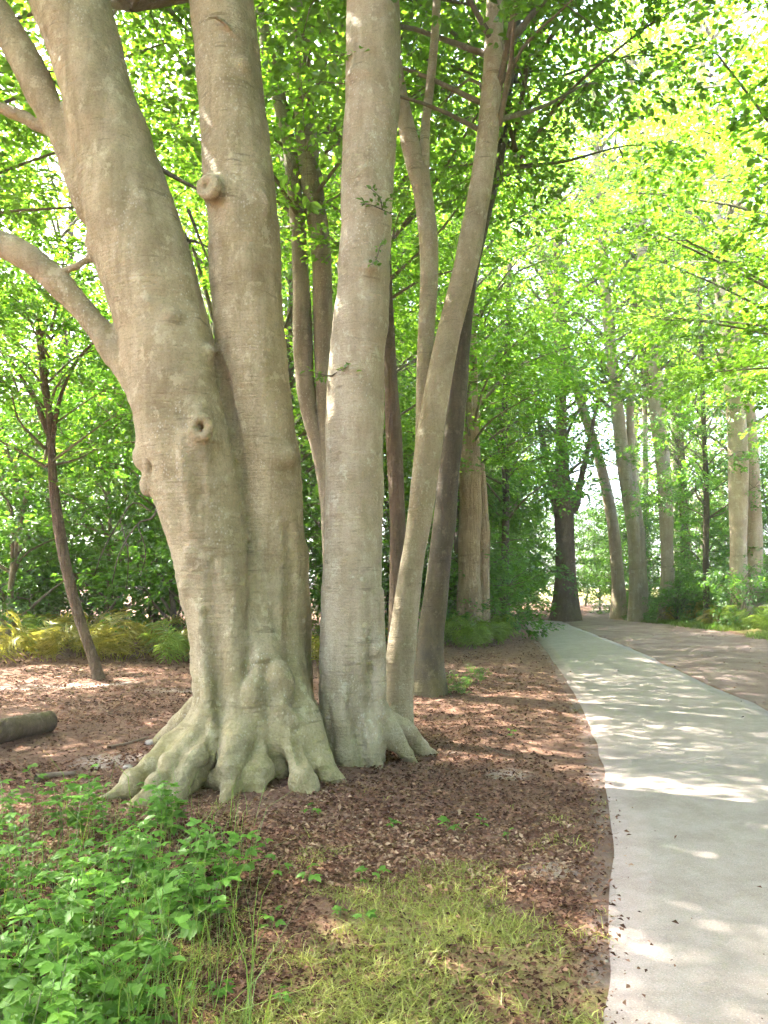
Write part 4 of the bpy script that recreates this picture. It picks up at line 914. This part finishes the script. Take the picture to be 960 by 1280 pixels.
def weed(x, y, H, nl, label, group, s=1.0, name='weed_plant'):
    t = empty(name, (x, y, gz1(x, y)), rnd_.uniform(0, 6.28)); tag(t, label, 'plant', group)
    pts = weed_stem(rnd_.randrange(9999), H); mb = MB(); mb.tube(pts, np.linspace(.0032, .0015, 8), 4)
    obj('stem', mb.mesh('stem', M['weed_stem']), t)
    for k in range(nl):
        u = .25 + .75 * (k + 1) / nl; p = pts[min(7, int(u * 7))]; q = s * rnd_.uniform(.7, 1.25) * (1.1 - .35 * u)
        obj('leaf', rnd_.choice(WL), t, tuple(p), (rnd_.uniform(-.3, .3), rnd_.uniform(-.45, .25), k * 2.4 + rnd_.uniform(-.4, .4)), (q, q, q))
gW = ('fresh green toothed-leaf weed in the thicket before the beech roots', 'weeds in the green thicket')
def thicket_ok(x, y):
    p = ((x - 0) / y * F_PX + CX); e = 300 - 150 * sstep(3.6, 5.0, np.array([y]))[0]
    return p < e + rnd_.uniform(-40, 25)
cnt = 0
while cnt < 210:
    yy = 1 / rnd_.uniform(1 / 5.1, 1 / 2.0); xx = -rnd_.uniform(.05, .62) * yy
    pxx = xx / yy * F_PX + CX
    pyy = 732 + CAM_H * F_PX / yy; edge = float(np.interp(pyy, [1010, 1040, 1090, 1140, 1200, 1280, 1500], [215, 270, 305, 285, 235, 190, 150])) + 34 * float(noise2(xx, yy, 2.3, 77)[0])
    if pxx > edge - 45 * rnd_.random() ** 2: continue
    weed(xx, yy, rnd_.uniform(.16, .38) * (1.15 if pxx < 150 else .9), rnd_.randrange(8, 13), gW[0], gW[1], rnd_.uniform(.6, 1.0)); cnt += 1
pst = np.array([(-rnd_.uniform(.16, .6) * yy, yy) for yy in [1 / rnd_.uniform(1 / 5.2, 1 / 2.2) for _ in range(700)]])
tag(obj('dry_stalks', blades('dry_stalks', pst, .42, .0022, M['verge'], .35)), 'thin straw and green grass stalks sticking out of the weeds', 'grass', kind='stuff')
gW2 = ('small green seedling alone on the brown ground before the beech', 'lone seedlings on the bare ground')
for (px, py) in [(350, 1100), (385, 1110), (340, 1170), (425, 1155), (455, 1165), (490, 1035), (450, 1110), (475, 1105), (600, 1030), (640, 925), (230, 1262), (350, 1275), (330, 1060), (390, 1020), (560, 1040), (635, 1050), (275, 1255)]:
    g0 = G(px, py); weed(g0[0], g0[1], rnd_.uniform(.03, .07), rnd_.randrange(3, 6), gW2[0], gW2[1], rnd_.uniform(.45, .8), 'seedling')

# ------------------------------------------------------------------ log, sticks, stones
def log_between(a, b, r, name, label, cat, mat, end=True):
    a = np.array(a, float); b = np.array(b, float); t = empty(name, tuple((a + b) / 2)); tag(t, label, cat); c0 = (a + b) / 2
    pts = smooth_poly([a - c0, (a + b) / 2 - c0 + np.array([0, 0, .015]), b - c0], 16); rr = np.linspace(r * 1.06, r, 16); mb = MB(); mb.tube(pts, rr, 18, wob=.09, cap=False)
    obj('bark', mb.mesh('bark', mat), t)
    if end:
        dv = (b - a) / np.linalg.norm(b - a); s = np.cross(dv, (0, 0, 1)); s /= np.linalg.norm(s); u = np.cross(s, dv); an = np.linspace(0, 6.283, 19)[:-1]
        V = [b - c0 + dv * .018] + [b - c0 + (s * math.cos(q) + u * math.sin(q)) * r * .62 + dv * .016 for q in an] + [b - c0 + (s * math.cos(q) + u * math.sin(q)) * r * 1.0 - dv * .012 for q in an]
        T = [(0, 1 + k, 1 + (k + 1) % 18) for k in range(18)]; Qd = [(1 + k, 19 + k, 19 + (k + 1) % 18, 1 + (k + 1) % 18) for k in range(18)]
        obj('cut_end', mesh_np('cut_end', V, [np.array(Qd), np.array(T)], M['bark_dark'], True), t)
    return t
e = G(62, 922); a = G(-120, 965)
log_between((a[0], a[1], gz1(a[0], a[1]) + .10), (e[0], e[1], gz1(e[0], e[1]) + .10), .105, 'fallen_log', 'dark brown log lying on the leaf litter', 'log', M['bark_brown'])
def stick(p0, p1, r, label, name='stick'):
    a = G(*p0); b = G(*p1); mid = (a + b) / 2; o_ = np.array([mid[0], mid[1], gz1(mid[0], mid[1])]); mb = MB()
    m2 = mid + np.array([rnd_.uniform(-.05, .05), rnd_.uniform(-.05, .05), 0]); rows = []
    for q in (a, m2, b): rows.append((q[0], q[1], gz1(q[0], q[1]) + r * .8))
    mb.tube(smooth_poly(rows, 9) - o_, np.linspace(r, r * .5, 9), 6, wob=.15); tag(obj(name, mb.mesh(name, M['twig']), None, tuple(o_)), label, 'stick')
stick((135, 945), (185, 930), .018, 'short dry stick on the pale painted sun patch left of the roots')
stick((45, 978), (95, 972), .03, 'stubby dark branch piece on the litter left of the roots')
stick((168, 850), (205, 845), .012, 'thin twig lying on the litter near the dark sapling')
stick((605, 935), (640, 945), .008, 'tiny twig lying near the path edge')
stick((20, 800), (80, 783), .03, 'long pale dead branch leaning among the bracken')
def stone(px, py, r, label, sq=.55):
    g0 = G(px, py); import bmesh
    bm = bmesh.new(); bmesh.ops.create_icosphere(bm, subdivisions=3, radius=r)
    for v in bm.verts:
        q = np.array(v.co)[None]; f = 1 + .35 * float(noise3(q, 1.4 / r * .6, int(px))[0]); v.co *= f; v.co.z *= sq
    me = bpy.data.meshes.new('stone'); bm.to_mesh(me); bm.free(); me.materials.append(M['stone'])
    for p in me.polygons: p.use_smooth = True
    tag(obj('stone', me, None, (g0[0], g0[1], gz1(g0[0], g0[1]) + r * .05)), label, 'stone')
stone(190, 937, .06, 'pale rounded stone by the left root of the twin-stemmed beech'); stone(160, 968, .05, 'flat pale stone on the painted sun patch beside the roots', .4)
stone(758, 1203, .008, 'tiny white pebble on the grey path edge', .7)

# ------------------------------------------------------------------ soft summer haze under the trees
HZ = 0.0011
def haze_box(x0, x1, y0, y1, z0, z1):
    V = [(x0, y0, z0), (x1, y0, z0), (x1, y1, z0), (x0, y1, z0), (x0, y0, z1), (x1, y0, z1), (x1, y1, z1), (x0, y1, z1)]
    Fc = [(0, 3, 2, 1), (4, 5, 6, 7), (0, 1, 5, 4), (1, 2, 6, 5), (2, 3, 7, 6), (3, 0, 4, 7)]
    m, nt, out = new_mat('haze_air'); v = nt.nodes.new('ShaderNodeVolumePrincipled')
    v.inputs['Color'].default_value = (0.92, 0.95, 0.93, 1); v.inputs['Density'].default_value = HZ; v.inputs['Anisotropy'].default_value = 0.3
    nt.links.new(v.outputs[0], out.inputs['Volume'])
    tag(obj('haze', mesh_np('haze', V, np.array(Fc), m)), 'faint pale summer haze hanging among the trees', kind='stuff')
haze_box(-270, 270, -130, 410, -1.5, 42)
